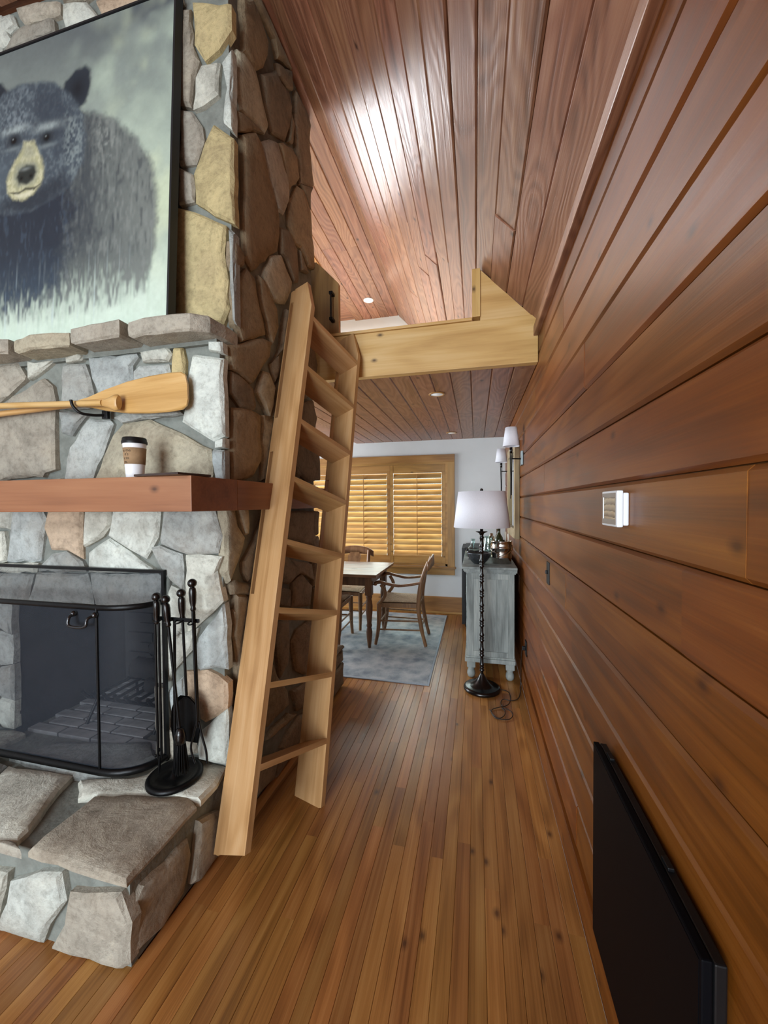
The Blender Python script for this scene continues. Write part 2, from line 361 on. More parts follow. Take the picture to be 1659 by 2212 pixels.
# far wall with the shuttered window, left wall, wall behind the viewer with tall windows
WX0, WX1, WZ0, WZ1 = -2.80, -.385, .66, 2.115
def wall_with_holes(name, axis, pos, t, a0, a1, z0, z1, holes, mat):
    """axis 'Y': wall in the XZ plane at y=pos; cut into boxes around rectangular holes"""
    xs = sorted({a0, a1, *[h[0] for h in holes], *[h[1] for h in holes]}); zs = sorted({z0, z1, *[h[2] for h in holes], *[h[3] for h in holes]})
    m = MB()
    for i in range(len(xs) - 1):
        for k in range(len(zs) - 1):
            cx, cz = (xs[i] + xs[i + 1]) / 2, (zs[k] + zs[k + 1]) / 2
            if any(h[0] < cx < h[1] and h[2] < cz < h[3] for h in holes): continue
            if axis == 'Y': m.box(xs[i], xs[i + 1], min(pos, pos + t), max(pos, pos + t), zs[k], zs[k + 1])
            else: m.box(min(pos, pos + t), max(pos, pos + t), xs[i], xs[i + 1], zs[k], zs[k + 1])
    return struct(m.build(name, mat))
wall_with_holes('wall_back', 'Y', YB, .14, XL, XW + .1, 0, RZ + .1, [(WX0, WX1, WZ0, WZ1)], M_WHITE)
tall = [(-2.65, -1.80, .3, 2.1), (-1.74, -.96, .3, 2.1), (-.90, -.08, .3, 2.1), (-2.95, -.55, 2.75, 3.65)]
wall_with_holes('wall_front', 'Y', YF, -.14, XL, XW + .1, 0, RZ + .1, tall, M_WALL)
wall_with_holes('wall_left', 'X', XL, -.14, YF, YB, 0, RZ + .1, [(3.4, 5.15, .7, 2.2)], M_WHITE)
for i, (a, b_, z0, z1) in enumerate(tall):
    w = MB().box(a, b_, YF - .09, YF - .03, z0, z0 + .06).box(a, b_, YF - .09, YF - .03, z1 - .06, z1).box(a, a + .06, YF - .09, YF - .03, z0 + .06, z1 - .06).box(b_ - .06, b_, YF - .09, YF - .03, z0 + .06, z1 - .06)
    w = struct(w.build('window_%d' % (3 + i), M_TRIM)); MB().box(a + .06, b_ - .06, YF - .064, YF - .058, z0 + .06, z1 - .06).build('pane', M_GLASS, w)
bbk = struct(MB().box(XL, XW - .002, YB - .022, YB - .001, 0, .235, .004).build('baseboard_back', M_TRIM))
MB().box(XL, XW - .002, YB - .036, YB - .022, 0, .03, .006).build('shoe_moulding', M_TRIM, bbk)

# floor: boards where they show, plain boarding beyond
floor = struct(MB().box(XL, XW + .02, YF, YB, -.1, -.018).box(XL, XW + .02, YF, -.35, -.018, 0).box(XL, -2.47, -.35, 1.0, -.018, 0).box(XL, -2.3, 3.1, YB, -.018, 0).build('floor', M_FLOOR))
fw = .0571
courses(floor, (XW - .012, 0, 0), (-1, 0, 0), [fw] * 26, YB, -.35, .7, 2.1, .018, .0012, M_FLOOR, gap=.0008, up=True)
x1 = XW - .012 - 26 * fw
courses(floor, (x1, 0, 0), (-1, 0, 0), [fw] * 24, 1.04, -.35, .5, 1.4, .018, .0012, M_FLOOR, gap=.0008, up=True)
courses(floor, (x1, 0, 0), (-1, 0, 0), [fw] * 21, YB, 3.1, .8, 2.1, .018, .0012, M_FLOOR, gap=.0008, up=True)
# window with plantation shutters
win = struct(MB().box(WX0 - .005, WX1 + .005, YB - .006, YB + .13, WZ1 - .03, WZ1).box(WX0 - .005, WX0 + .03, YB - .006, YB + .13, WZ0, WZ1 - .03).box(WX1 - .03, WX1 + .005, YB - .006, YB + .13, WZ0, WZ1 - .03).box(WX0, WX1, YB - .006, YB + .13, WZ0, WZ0 + .03).build('window_1', M_TRIM))
board('head_casing', WX0 - .1, WX1 + .1, YB - .024, YB - .001, WZ1, WZ1 + .1, M_TRIM, win)
for sx in (0, 1):
    a = WX1 if sx else WX0 - .1
    board('side_casing', a, a + .1, YB - .022, YB - .001, WZ0 - .005, WZ1, M_TRIM, win, along='Z')
board('window_stool', WX0 - .115, WX1 + .115, YB - .05, YB + .02, WZ0 - .028, WZ0 - .004, M_TRIM, win)
board('apron', WX0 - .1, WX1 + .1, YB - .022, YB - .001, .54, WZ0 - .03, M_TRIM, win)
MB().box(WX0 + .03, WX1 - .03, YB + .1, YB + .106, WZ0 + .03, WZ1 - .03).build('pane', M_GLASS, win)
lv = None
pw = (WX1 - WX0 - .062) / 3
for k in range(3):
    a = WX0 + .031 + k * pw + .001; b_ = a + pw - .002; y0, y1 = YB + .004, YB + .032
    p = MB().box(a, a + .045, y0, y1, WZ0 + .031, WZ1 - .031, .002).box(b_ - .045, b_, y0, y1, WZ0 + .031, WZ1 - .031, .002).box(a + .045, b_ - .045, y0 + .002, y1 - .002, WZ0 + .031, WZ0 + .135, .002).box(a + .045, b_ - .045, y0 + .002, y1 - .002, WZ1 - .145, WZ1 - .031, .002)
    p = p.build('shutter_panel', M_TRIM, win)
    x0, x1_ = a + .048, b_ - .048; n = 15; zb, zt = WZ0 + .135, WZ1 - .145; st = (zt - zb) / n
    for i in range(n):
        if lv is None:
            m = MB(); an = math.radians(54); ch = .0465
            prof = [(-ch, 0), (-ch * .6, .005), (0, .0065), (ch * .6, .005), (ch, 0), (ch * .6, -.005), (0, -.0065), (-ch * .6, -.005)]
            pr = [(y * math.cos(an) - z * math.sin(an), y * math.sin(an) + z * math.cos(an)) for y, z in prof]
            m.prism(pr, 'X', -(x1_ - x0) / 2, (x1_ - x0) / 2); lv = m.build('louver', M_LOUV, p); o = lv
        else:
            o = bpy.data.objects.new('louver', lv.data); COL.objects.link(o); attach(o, p)
        o.matrix_basis = Matrix.Translation(((x0 + x1_) / 2, YB + .02, zb + st * (i + .5)))
    MB().box(b_ - .012, min(b_ + .012, WX1 - .031), y1, y1 + .012, WZ0 + .031, WZ1 - .031).build('astragal', M_TRIM, p)
    MB().box((x0 + x1_) / 2 - .005, (x0 + x1_) / 2 + .005, YB - .018, YB - .008, zb + .02, zt - .02, .001).build('tilt_rod', M_TRIM, p)
# window in the left wall of the dining room
w = struct(MB().box(XL - .1, XL - .04, 3.4, 5.15, .7, .77).box(XL - .1, XL - .04, 3.4, 5.15, 2.13, 2.2).box(XL - .1, XL - .04, 3.4, 3.47, .77, 2.13).box(XL - .1, XL - .04, 5.08, 5.15, .77, 2.13).build('window_7', M_TRIM))
MB().box(XL - .074, XL - .068, 3.47, 5.08, .77, 2.13).build('pane', M_GLASS, w)
# outlines of the stones that can be told apart, in metres on their own face
STONES=[
('FU','y',[(-1.29,3.894),(-1.041,3.818),(-1.035,3.765),(-1.066,3.713),(-1.152,3.644),(-1.227,3.612),(-1.281,3.701)]),
('FU','l',[(-1.246,3.591),(-1.153,3.58),(-1.165,3.444),(-1.243,3.41),(-1.291,3.406),(-1.281,3.542)]),
('FU','l',[(-1.135,3.575),(-1.074,3.622),(-1.06,3.34),(-1.086,3.263),(-1.127,3.304),(-1.11,3.425)]),
('FU','w',[(-1.37,3.414),(-1.3,3.387),(-1.255,3.312),(-1.244,3.246),(-1.288,3.159),(-1.376,3.167)]),
('FU','w',[(-1.361,3.883),(-1.303,3.866),(-1.294,3.699),(-1.264,3.622),(-1.291,3.544),(-1.306,3.42),(-1.37,3.447)]),
('FU','y',[(-1.183,3.301),(-1.077,3.219),(-1.067,3.102),(-1.075,2.837),(-1.141,2.87),(-1.287,2.971),(-1.297,3.108),(-1.234,3.231)]),
('FU','y',[(-1.426,2.97),(-1.29,2.918),(-1.13,2.825),(-1.142,2.706),(-1.118,2.458),(-1.152,2.382),(-1.43,2.436)]),
('FU','g',[(-1.108,2.811),(-1.079,2.785),(-1.073,2.6),(-1.057,2.376),(-1.097,2.386),(-1.107,2.584)]),
('FU','w',[(-1.376,3.145),(-1.306,3.099),(-1.302,2.979),(-1.379,2.978)]),
('FU','w',[(-2.381,4.188),(-2.214,4.171),(-2.085,4.132),(-2.089,4.077),(-2.13,4.076),(-2.322,4.095),(-2.357,4.139)]),
('FU','l',[(-2.058,4.112),(-1.919,4.082),(-1.842,3.987),(-1.846,3.972),(-2.048,3.988),(-2.062,4.04)]),
('FU','w',[(-2.33,4.085),(-2.132,4.059),(-2.123,3.988),(-2.476,3.995),(-2.401,4.069)]),
('FU','l',[(-2.537,4.201),(-2.419,4.168),(-2.392,4.109),(-2.439,4.084),(-2.419,4.038),(-2.544,4.014)]),
('FU','o',[(-1.847,4.06),(-1.573,4.013),(-1.506,3.981),(-1.595,3.97),(-1.807,3.983)]),
('FU','l',[(-1.505,4.003),(-1.372,3.994),(-1.348,3.917),(-1.493,3.95)]),
('FU','w',[(-2.058,4.127),(-1.929,4.099),(-1.869,4.121),(-2.034,4.154)]),
('FL','l',[(-1.235,2.204),(-1.06,2.175),(-1.061,2.022),(-1.073,1.917),(-1.064,1.844),(-1.139,1.82),(-1.223,1.872),(-1.291,1.914),(-1.27,2.006),(-1.259,2.121)]),
('FL','y',[(-1.335,2.243),(-1.295,2.242),(-1.283,2.133),(-1.296,2.109),(-1.351,2.117),(-1.35,2.184)]),
('FL','l',[(-1.153,2.258),(-1.076,2.25),(-1.081,2.207),(-1.152,2.22)]),
('FL','l',[(-1.523,2.246),(-1.374,2.253),(-1.352,2.223),(-1.375,2.195),(-1.511,2.202)]),
('FL','b',[(-1.558,2.161),(-1.526,2.182),(-1.375,2.177),(-1.363,2.132),(-1.434,2.017),(-1.564,2.059)]),
('FL','g',[(-1.827,2.251),(-1.556,2.241),(-1.543,2.224),(-1.577,2.189),(-1.575,2.118),(-1.608,2.062),(-1.762,2.04),(-1.769,2.078),(-1.809,2.151)]),
('FL','g',[(-1.983,2.228),(-1.853,2.22),(-1.811,2.077),(-1.836,2.012),(-2.003,2.023),(-1.995,2.167)]),
('FL','l',[(-1.962,2.26),(-1.873,2.275),(-1.859,2.259),(-1.874,2.242),(-1.956,2.237)]),
('FL','l',[(-2.21,2.266),(-2.05,2.258),(-2.114,2.22),(-2.213,2.18)]),
('FL','w',[(-2.466,2.264),(-2.288,2.267),(-2.234,2.195),(-2.244,2.18),(-2.474,2.054)]),
('FL','w',[(-2.475,2.045),(-2.388,2.073),(-2.118,2.174),(-2.065,2.13),(-2.043,2.043),(-2.057,1.975),(-2.049,1.721),(-2.119,1.705),(-2.134,1.687),(-2.318,1.683),(-2.489,1.656)]),
('FL','g',[(-2.015,2.002),(-1.85,1.978),(-1.947,1.885),(-2.004,1.897)]),
('FL','b',[(-1.955,1.823),(-1.838,1.95),(-1.715,1.943),(-1.697,1.921),(-1.738,1.832),(-1.816,1.676),(-1.955,1.628),(-1.996,1.629)]),
('FL','t',[(-1.798,1.669),(-1.694,1.871),(-1.63,1.921),(-1.484,1.93),(-1.315,1.857),(-1.158,1.782),(-1.148,1.67),(-1.165,1.615),(-1.784,1.625)]),
('FL','b',[(-1.137,1.774),(-1.053,1.77),(-1.065,1.689),(-1.075,1.644),(-1.127,1.645),(-1.143,1.73)]),
('FL','l',[(-1.126,1.819),(-1.065,1.827),(-1.046,1.788),(-1.127,1.784)]),
('FL','g',[(-1.682,1.953),(-1.531,1.992),(-1.34,1.98),(-1.304,1.946),(-1.474,1.936),(-1.632,1.927)]),
('FL','w',[(-2.115,1.666),(-2.014,1.672),(-2.015,1.63),(-2.116,1.631)]),
('FL','l',[(-2.494,1.519),(-2.35,1.519),(-2.371,1.411),(-2.405,1.418),(-2.498,1.428)]),
('FL','b',[(-2.329,1.519),(-2.157,1.518),(-2.121,1.457),(-2.136,1.43),(-2.176,1.257),(-2.389,1.242),(-2.363,1.366)]),
('FL','o',[(-2.096,1.518),(-1.891,1.517),(-1.903,1.27),(-1.997,1.317),(-2.087,1.315),(-2.126,1.422)]),
('FL','l',[(-1.863,1.517),(-1.722,1.516),(-1.724,1.441),(-1.771,1.384),(-1.874,1.334)]),
('FL','l',[(-1.695,1.516),(-1.428,1.515),(-1.45,1.387),(-1.518,1.284),(-1.607,1.327),(-1.723,1.387)]),
('FL','b',[(-1.405,1.515),(-1.147,1.514),(-1.111,1.391),(-1.13,1.315),(-1.271,1.308),(-1.418,1.355),(-1.427,1.379)]),
('FL','l',[(-2.499,1.396),(-2.413,1.397),(-2.401,1.248),(-2.506,1.217)]),
('FL','l',[(-1.854,1.304),(-1.791,1.336),(-1.728,1.372),(-1.607,1.306),(-1.488,1.238),(-1.471,1.222),(-1.711,1.212),(-1.859,1.209)]),
('FL','g',[(-2.178,1.223),(-2.087,1.287),(-1.997,1.301),(-1.906,1.257),(-1.875,1.207),(-2.176,1.198)]),
('FL','l',[(-2.505,1.222),(-2.358,1.233),(-2.192,1.24),(-2.205,1.195),(-2.507,1.185)]),
('FL','g',[(-2.507,1.176),(-2.22,1.181),(-2.263,1.039),(-2.513,1.026)]),
('FL','g',[(-2.184,1.187),(-1.875,1.196),(-1.844,1.048),(-2.039,1.042),(-2.245,1.037)]),
('FL','g',[(-1.846,1.197),(-1.457,1.214),(-1.424,1.19),(-1.465,1.062),(-1.706,1.035),(-1.823,1.047)]),
('FL','b',[(-1.476,1.334),(-1.432,1.341),(-1.315,1.304),(-1.309,1.14),(-1.371,1.177),(-1.406,1.211),(-1.449,1.262)]),
('FL','l',[(-1.293,1.296),(-1.104,1.296),(-1.134,1.232),(-1.107,1.103),(-1.217,1.003),(-1.295,0.936),(-1.299,1.028),(-1.3,1.123)]),
('FL','b',[(-1.184,0.98),(-1.097,1.086),(-1.083,0.987),(-1.081,0.797),(-1.144,0.802),(-1.226,0.781),(-1.26,0.84),(-1.231,0.921)]),
('FL','o',[(-1.308,0.759),(-1.19,0.776),(-1.136,0.756),(-1.085,0.728),(-1.058,0.672),(-1.094,0.621),(-1.203,0.545),(-1.249,0.562),(-1.308,0.659)]),
('FL','l',[(-1.232,0.492),(-1.095,0.608),(-1.069,0.568),(-1.093,0.367),(-1.234,0.37),(-1.249,0.433)]),
('FL','l',[(-1.466,1.034),(-1.406,1.102),(-1.377,1.152),(-1.307,1.127),(-1.304,0.948),(-1.241,0.968),(-1.27,0.871),(-1.327,0.818),(-1.403,0.714),(-1.459,0.696),(-1.471,0.887)]),
('FL','b',[(-1.402,0.661),(-1.321,0.734),(-1.314,0.657),(-1.269,0.582),(-1.296,0.499),(-1.371,0.514)]),
('FL','w',[(-1.476,0.673),(-1.421,0.663),(-1.381,0.488),(-1.26,0.472),(-1.252,0.393),(-1.413,0.337),(-1.48,0.335)]),
('SD','n',[(1.701,3.986),(1.789,4.083),(1.862,4.078),(1.942,4.041),(1.931,3.953),(1.894,3.867),(1.833,3.787),(1.783,3.756),(1.707,3.74),(1.717,3.862),(1.698,3.924)]),
('SD','t',[(1.668,3.694),(1.709,3.724),(1.796,3.749),(1.834,3.707),(1.92,3.583),(1.893,3.517),(1.683,3.437),(1.651,3.538)]),
('SD','n',[(1.69,3.427),(1.882,3.505),(1.725,3.363),(1.66,3.311),(1.648,3.396)]),
('SD','d',[(1.876,3.8),(2.018,3.973),(2.066,3.962),(2.165,4.013),(2.21,3.962),(2.183,3.819),(2.135,3.704),(2.042,3.639),(1.973,3.596),(1.902,3.683)]),
('SD','d',[(2.035,4.039),(2.216,4.182),(2.228,4.087),(2.136,4.022),(2.063,3.993)]),
('SD','n',[(1.815,4.128),(1.876,4.204),(2.164,4.21),(2.215,4.203),(2.044,4.078),(2.004,4.141),(1.91,4.135)]),
('SD','d',[(2.27,4.119),(2.448,4.149),(2.487,4.115),(2.471,3.952),(2.539,3.743),(2.47,3.662),(2.32,3.588),(2.309,3.668),(2.274,3.777),(2.255,3.925)]),
('SD','n',[(2.207,3.927),(2.247,3.89),(2.216,3.747),(2.168,3.724)]),
('SD','n',[(1.687,3.308),(1.796,3.419),(1.844,3.417),(1.903,3.332),(1.917,3.31),(2.021,3.205),(2.038,3.168),(2.036,3.08),(2.023,2.987),(1.934,2.897),(1.768,2.72),(1.705,2.75),(1.693,2.85),(1.702,3.049),(1.697,3.161)]),
('SD','w',[(1.86,3.432),(1.95,3.527),(2.028,3.588),(2.11,3.504),(2.151,3.501),(2.162,3.425),(2.167,3.366),(2.086,3.23),(2.027,3.21),(1.937,3.297),(1.921,3.318)]),
('SD','n',[(2.066,3.616),(2.204,3.708),(2.264,3.707),(2.297,3.608),(2.181,3.442),(2.151,3.443)]),
('SD','n',[(2.174,3.368),(2.281,3.543),(2.354,3.579),(2.478,3.522),(2.511,3.309),(2.524,3.167),(2.43,3.135),(2.325,3.19),(2.246,3.163),(2.166,3.216)]),
('SD','d',[(2.323,3.588),(2.523,3.724),(2.478,3.648),(2.475,3.535),(2.39,3.591)]),
('SD','d',[(2.054,3.13),(2.147,3.179),(2.262,3.137),(2.27,2.943),(2.217,2.911),(2.115,2.988),(2.071,2.992)]),
('SD','t',[(1.948,2.898),(2.062,2.973),(2.183,2.889),(2.17,2.828),(2.104,2.723),(1.969,2.675),(1.872,2.749)]),
('SD','d',[(2.298,3.152),(2.432,3.089),(2.321,3.043)]),
('SD','d',[(1.605,2.759),(1.644,2.76),(1.687,2.739),(1.683,2.695),(1.615,2.635),(1.6,2.673)]),
('SD','n',[(1.614,2.578),(1.708,2.693),(1.768,2.681),(1.864,2.438),(1.764,2.378),(1.662,2.322),(1.616,2.385),(1.609,2.485)]),
('SD','n',[(1.827,2.722),(1.866,2.726),(1.946,2.663),(1.992,2.638),(2.01,2.538),(1.944,2.42),(1.909,2.46),(1.84,2.602)]),
('SD','n',[(1.546,2.257),(1.672,2.31),(1.847,2.411),(1.923,2.422),(1.913,2.337),(1.829,2.251),(1.765,2.167),(1.729,2.143),(1.637,2.159),(1.575,2.157)]),
('SD','d',[(1.578,2.145),(1.632,2.151),(1.746,2.116),(1.763,2.031),(1.757,2.016),(1.644,2.004),(1.568,2.047)]),
('SD','n',[(1.574,1.976),(1.664,1.998),(1.807,1.998),(1.808,1.756),(1.738,1.682),(1.645,1.652),(1.573,1.642),(1.563,1.856)]),
('SD','t',[(1.848,2.237),(1.913,2.246),(1.969,2.189),(1.938,2.074),(1.907,2.01),(1.794,2.11)]),
('SD','d',[(1.935,2.308),(2.027,2.411),(2.111,2.687),(2.208,2.725),(2.166,2.497),(1.976,2.222)]),
('SD','n',[(1.831,2.005),(1.891,1.951),(1.956,2.048),(2.023,2.237),(2.165,2.447),(2.279,2.472),(2.251,2.15),(2.182,1.693),(1.831,1.664),(1.831,1.758)]),
('SD','d',[(2.203,2.036),(2.406,2.042),(2.547,1.957),(2.587,1.887),(2.59,1.712),(2.38,1.689),(2.247,1.752),(2.185,1.903)]),
('SD','d',[(2.32,2.487),(2.498,2.629),(2.567,2.52),(2.513,2.31),(2.333,2.215)]),
('SD','d',[(2.271,2.155),(2.465,2.24),(2.533,2.142),(2.481,1.979),(2.3,1.719),(2.24,1.714)]),
('SD','t',[(1.508,1.518),(1.568,1.518),(1.596,1.438),(1.656,1.373),(1.633,1.314),(1.581,1.245),(1.533,1.179),(1.516,1.232),(1.512,1.376)]),
('SD','t',[(1.602,1.517),(1.684,1.516),(1.699,1.432),(1.688,1.388),(1.66,1.39)]),
('SD','d',[(1.648,1.26),(1.707,1.308),(1.758,1.353),(1.853,1.492),(2.015,1.488),(1.963,1.334),(1.783,1.186),(1.681,1.159),(1.65,1.209)]),
('SD','d',[(1.556,1.161),(1.568,1.186),(1.677,1.146),(1.762,1.124),(1.741,1.063),(1.559,1.12)]),
('SD','d',[(1.583,1.107),(1.676,1.087),(1.721,1.062),(1.698,0.882),(1.59,0.793),(1.56,0.928)]),
('SD','d',[(2.04,1.482),(2.161,1.485),(2.508,1.486),(2.51,1.243),(2.289,1.291),(2.094,1.335),(2.064,1.412)]),
('SD','d',[(2.01,1.269),(2.091,1.213),(2.427,1.124),(2.456,1.007),(2.253,1.09),(2.106,1.059),(2.005,1.086)]),
('SD','d',[(2.169,1.051),(2.284,1.075),(2.441,0.976),(2.406,0.851),(2.149,0.904)]),
('SD','d',[(1.887,1.092),(2.129,1.014),(2.113,0.913),(1.992,0.951),(1.862,0.966)]),
('SD','d',[(2.141,0.687),(2.211,0.739),(2.397,0.751),(2.41,0.58),(2.334,0.408),(2.185,0.506),(2.152,0.628)]),
('SD','d',[(1.98,0.86),(2.101,0.834),(2.107,0.705),(2.074,0.583),(1.982,0.543),(1.965,0.678)]),
('SD','n',[(1.829,0.731),(1.915,0.646),(1.976,0.528),(2.068,0.425),(2.086,0.332),(1.933,0.341),(1.859,0.334),(1.785,0.372),(1.754,0.528)]),
('SD','d',[(2.134,0.391),(2.333,0.357),(2.356,0.178),(2.198,0.24)]),
('SD','n',[(1.835,0.268),(1.916,0.295),(2.08,0.281),(2.18,0.227),(2.013,0.241)]),
('SD','d',[(1.993,0.13),(2.08,0.174),(2.22,0.194),(2.369,0.129),(2.351,-0.012),(2.119,0.015)]),
('SD','d',[(1.563,1.042),(1.648,1.036),(1.728,0.815),(1.684,0.608),(1.588,0.654),(1.573,0.872)]),
('SD','d',[(1.587,0.62),(1.722,0.563),(1.784,0.334),(1.67,0.366),(1.584,0.478)]),
('SD','w',[(1.005,0.206),(1.051,0.242),(1.262,0.219),(1.273,0.145),(1.234,0.038),(1.133,0.011),(1.009,0.045)]),
('SD','w',[(1.321,0.245),(1.437,0.189),(1.456,-0.054),(1.317,-0.051),(1.278,0.035)]),
('SD','d',[(1.781,0.209),(1.967,0.113),(1.904,0.003),(1.742,0.043),(1.728,0.15)]),
('SD','d',[(1.988,0.089),(2.192,0.014),(2.254,-0.082),(1.924,-0.016)]),
('HF','w',[(-1.335,0.222),(-1.129,0.266),(-1.091,0.177),(-1.105,0.041),(-1.14,-0.029),(-1.264,-0.015),(-1.424,-0.017),(-1.369,0.096)]),
('HF','l',[(-1.474,0.259),(-1.382,0.279),(-1.364,0.183),(-1.44,0.085),(-1.476,-0.028),(-1.574,-0.046),(-1.647,-0.041),(-1.684,0.0),(-1.607,0.193)]),
('HF','l',[(-1.754,0.213),(-1.626,0.225),(-1.635,0.165),(-1.698,-0.003),(-1.763,-0.02)]),
('HT','w',[(-1.508,0.988),(-1.514,1.101),(-1.516,1.228),(-1.408,1.261),(-1.148,1.32),(-1.061,1.287),(-1.051,1.124),(-1.054,1.017),(-1.075,0.945),(-1.241,0.974),(-1.374,0.992)]),
('HT','l',[(-2.043,1.18),(-2.09,1.291),(-1.737,1.307),(-1.713,1.229),(-1.61,1.052),(-1.601,1.011),(-1.697,0.975)]),
('HT','l',[(-1.677,1.292),(-1.587,1.318),(-1.494,1.339),(-1.425,1.384),(-1.42,1.485),(-1.295,1.534),(-1.119,1.512),(-1.061,1.413),(-1.082,1.317),(-1.33,1.29),(-1.528,1.238),(-1.583,1.219)]),
('HT','w',[(-1.689,0.971),(-1.616,0.994),(-1.579,0.996),(-1.533,0.933),(-1.619,0.93)]),
('HT','g',[(-2.281,1.32),(-2.112,1.296),(-2.064,1.192)]),
('HT','g',[(-2.165,1.347),(-2.06,1.486),(-1.598,1.591),(-1.492,1.5),(-1.529,1.409),(-1.568,1.342),(-1.745,1.316)])]
# ------------------------------------------------------------------ stone fireplace and chimney
FX1, FX0, FY1 = -1.115, -3.10, 2.53               # mortar core: right side, left side, far face
fp = thing('stone_fireplace', 'floor-to-ceiling fireplace and chimney of irregular grey, tan and brown field stones', 'fireplace', (-2.1, 2.0, 0))
OX0, OX1, OZ1 = -2.36, -1.49, 1.075               # fire opening
core = MB()
core.box(OX1 + .05, FX1, 1.52, FY1, 0, 2.30).box(FX0, OX0 - .05, 1.52, FY1, 0, 2.30).box(OX0 - .05, OX1 + .05, 1.52, FY1, OZ1 + .04, 2.30)
core.box(OX0 - .05, OX1 + .05, 2.2, FY1, 0, OZ1 + .04).box(FX0, FX1, 1.62, FY1, 2.30, RZ + .01)
core.box(FX0, FX1, 1.015, 1.52, 0, .315).box(OX0 - .05, OX1 + .05, 1.52, 2.2, 0, .315).box(FX0, FX1, FY1, 3.03, 0, .325)
core.build('mortar_core', M_MORTAR, fp)
CK = {'g': '#a3a7a4', 'l': '#cacdc4', 'b': '#b4bbba', 't': '#b0a893', 'y': '#bfb085', 'o': '#c4af98', 'n': '#97866c', 'd': '#8a7b66', 'w': '#aaa497'}  # n, d: chimney side's shade and warm bounce put into the stone colour
PLN = {'FL': ((0, 1.49, 0), (1, 0, 0), (0, 0, 1), (0, -1, 0)), 'FU': ((0, 1.59, 0), (1, 0, 0), (0, 0, 1), (0, -1, 0)),
       'SD': ((-1.085, 0, 0), (0, 1, 0), (0, 0, 1), (1, 0, 0)), 'HT': ((0, 0, .345), (1, 0, 0), (0, 1, 0), (0, 0, 1)),
       'HF': ((0, .985, 0), (1, 0, 0), (0, 0, 1), (0, -1, 0)), 'HB': ((0, 0, .355), (1, 0, 0), (0, 1, 0), (0, 0, 1))}
def clampuv(pl, x, y):
    if pl in ('FL', 'FU', 'HF', 'HT', 'HB'): x = min(x, -1.083)
    if pl in ('SD', 'HF'): y = max(y, .004)
    if pl == 'SD': y = min(y, RZ - .004)
    if pl == 'FU': y = min(y, RZ - .004)
    if pl == 'HT': y = max(y, .975)
    if pl == 'HF': y = min(y, .30)
    return x, y
def stone(poly, pl, colour, name='stone', depth=.045, proud=0.0, rough=.007, parent=None):
    """one hewn stone: polygon in the plane's own metres, rough outline, chipped edge, uneven face"""
    o, e1, e2, n = [Vector(q) for q in PLN[pl]]
    gx = sum(p[0] for p in poly) / len(poly); gy = sum(p[1] for p in poly) / len(poly); grown = []
    for p in poly:                                  # tight joints
        L = math.hypot(p[0] - gx, p[1] - gy) + 1e-6; k = 1 + min(.006 / L, .08); grown.append((gx + (p[0] - gx) * k, gy + (p[1] - gy) * k))
    pts = [clampuv(pl, *p) for p in grown]; ring = []
    for i, p in enumerate(pts):
        q = pts[(i + 1) % len(pts)]; L = math.hypot(q[0] - p[0], q[1] - p[1]); k = max(1, int(L / .055))
        if L < 1e-4: continue
        nx, ny = -(q[1] - p[1]) / L, (q[0] - p[0]) / L
        for j in range(k):
            t = j / k; a = rnd.uniform(-rough, rough) if j else rnd.uniform(-rough, rough) * .4
            ring.append(clampuv(pl, p[0] + (q[0] - p[0]) * t + nx * a, p[1] + (q[1] - p[1]) * t + ny * a))
    m = len(ring); cx = sum(p[0] for p in ring) / m; cy = sum(p[1] for p in ring) / m
    size = math.sqrt(sum((p[0] - cx) ** 2 + (p[1] - cy) ** 2 for p in ring) / m) + 1e-6
    tilt = (rnd.uniform(-.03, .03), rnd.uniform(-.03, .03)); lay = []
    ins = min(.014, size * .14)
    def rg(inset, h, jit):
        r = []
        for x, y in ring:
            dx, dy = x - cx, y - cy; d = math.hypot(dx, dy) + 1e-6; s_ = max(0.05, 1 - inset / d) if inset < 1 else 1 - (inset - 1)
            X, Y = cx + dx * s_, cy + dy * s_
            r.append(o + e1 * X + e2 * Y + n * (h + tilt[0] * (X - cx) + tilt[1] * (Y - cy) + rnd.uniform(-jit, jit)))
        return r
    base = [o + e1 * x + e2 * y + n * (-depth) for x, y in ring]
    lay = [base, rg(0, proud - .013, .003), rg(ins, proud - .001, .0022), rg(1.33, proud + .002, .0016), rg(1.66, proud + .003, .0012)]
    cen = o + e1 * cx + e2 * cy + n * (proud + .003 + rnd.uniform(-.0015, .0015))
    vv = [p for l in lay for p in l] + [cen]; fs = []
    for a in range(4):
        for i in range(m): fs.append([a * m + i, a * m + (i + 1) % m, (a + 1) * m + (i + 1) % m, (a + 1) * m + i])
    for i in range(m): fs.append([4 * m + i, 4 * m + (i + 1) % m, 5 * m])
    c0_ = o + e1 * cx + e2 * cy
    mb = MB().add([p - c0_ for p in vv], fs); mb.sm = [k >= 2 * m for k in range(len(fs))]
    ob = mb.build(name, M_STONE, parent or fp, Matrix.Translation(c0_))
    c = lin(CK[colour]); k = rnd.uniform(.88, 1.1); w = rnd.uniform(-.03, .03)
    ob.color = (min(1, c[0] * k * (1 + w)), c[1] * k, c[2] * k * (1 - w), 1); return ob
for pl, key, poly in STONES:
    d = .045; pr = 0.0
    if pl == 'HT': d = .03
    if pl == 'SD' and max(q[0] for q in poly) < 1.45: pr = -.012
    stone(poly, pl, key, 'hearth_slab' if pl == 'HT' else 'stone', d, pr)
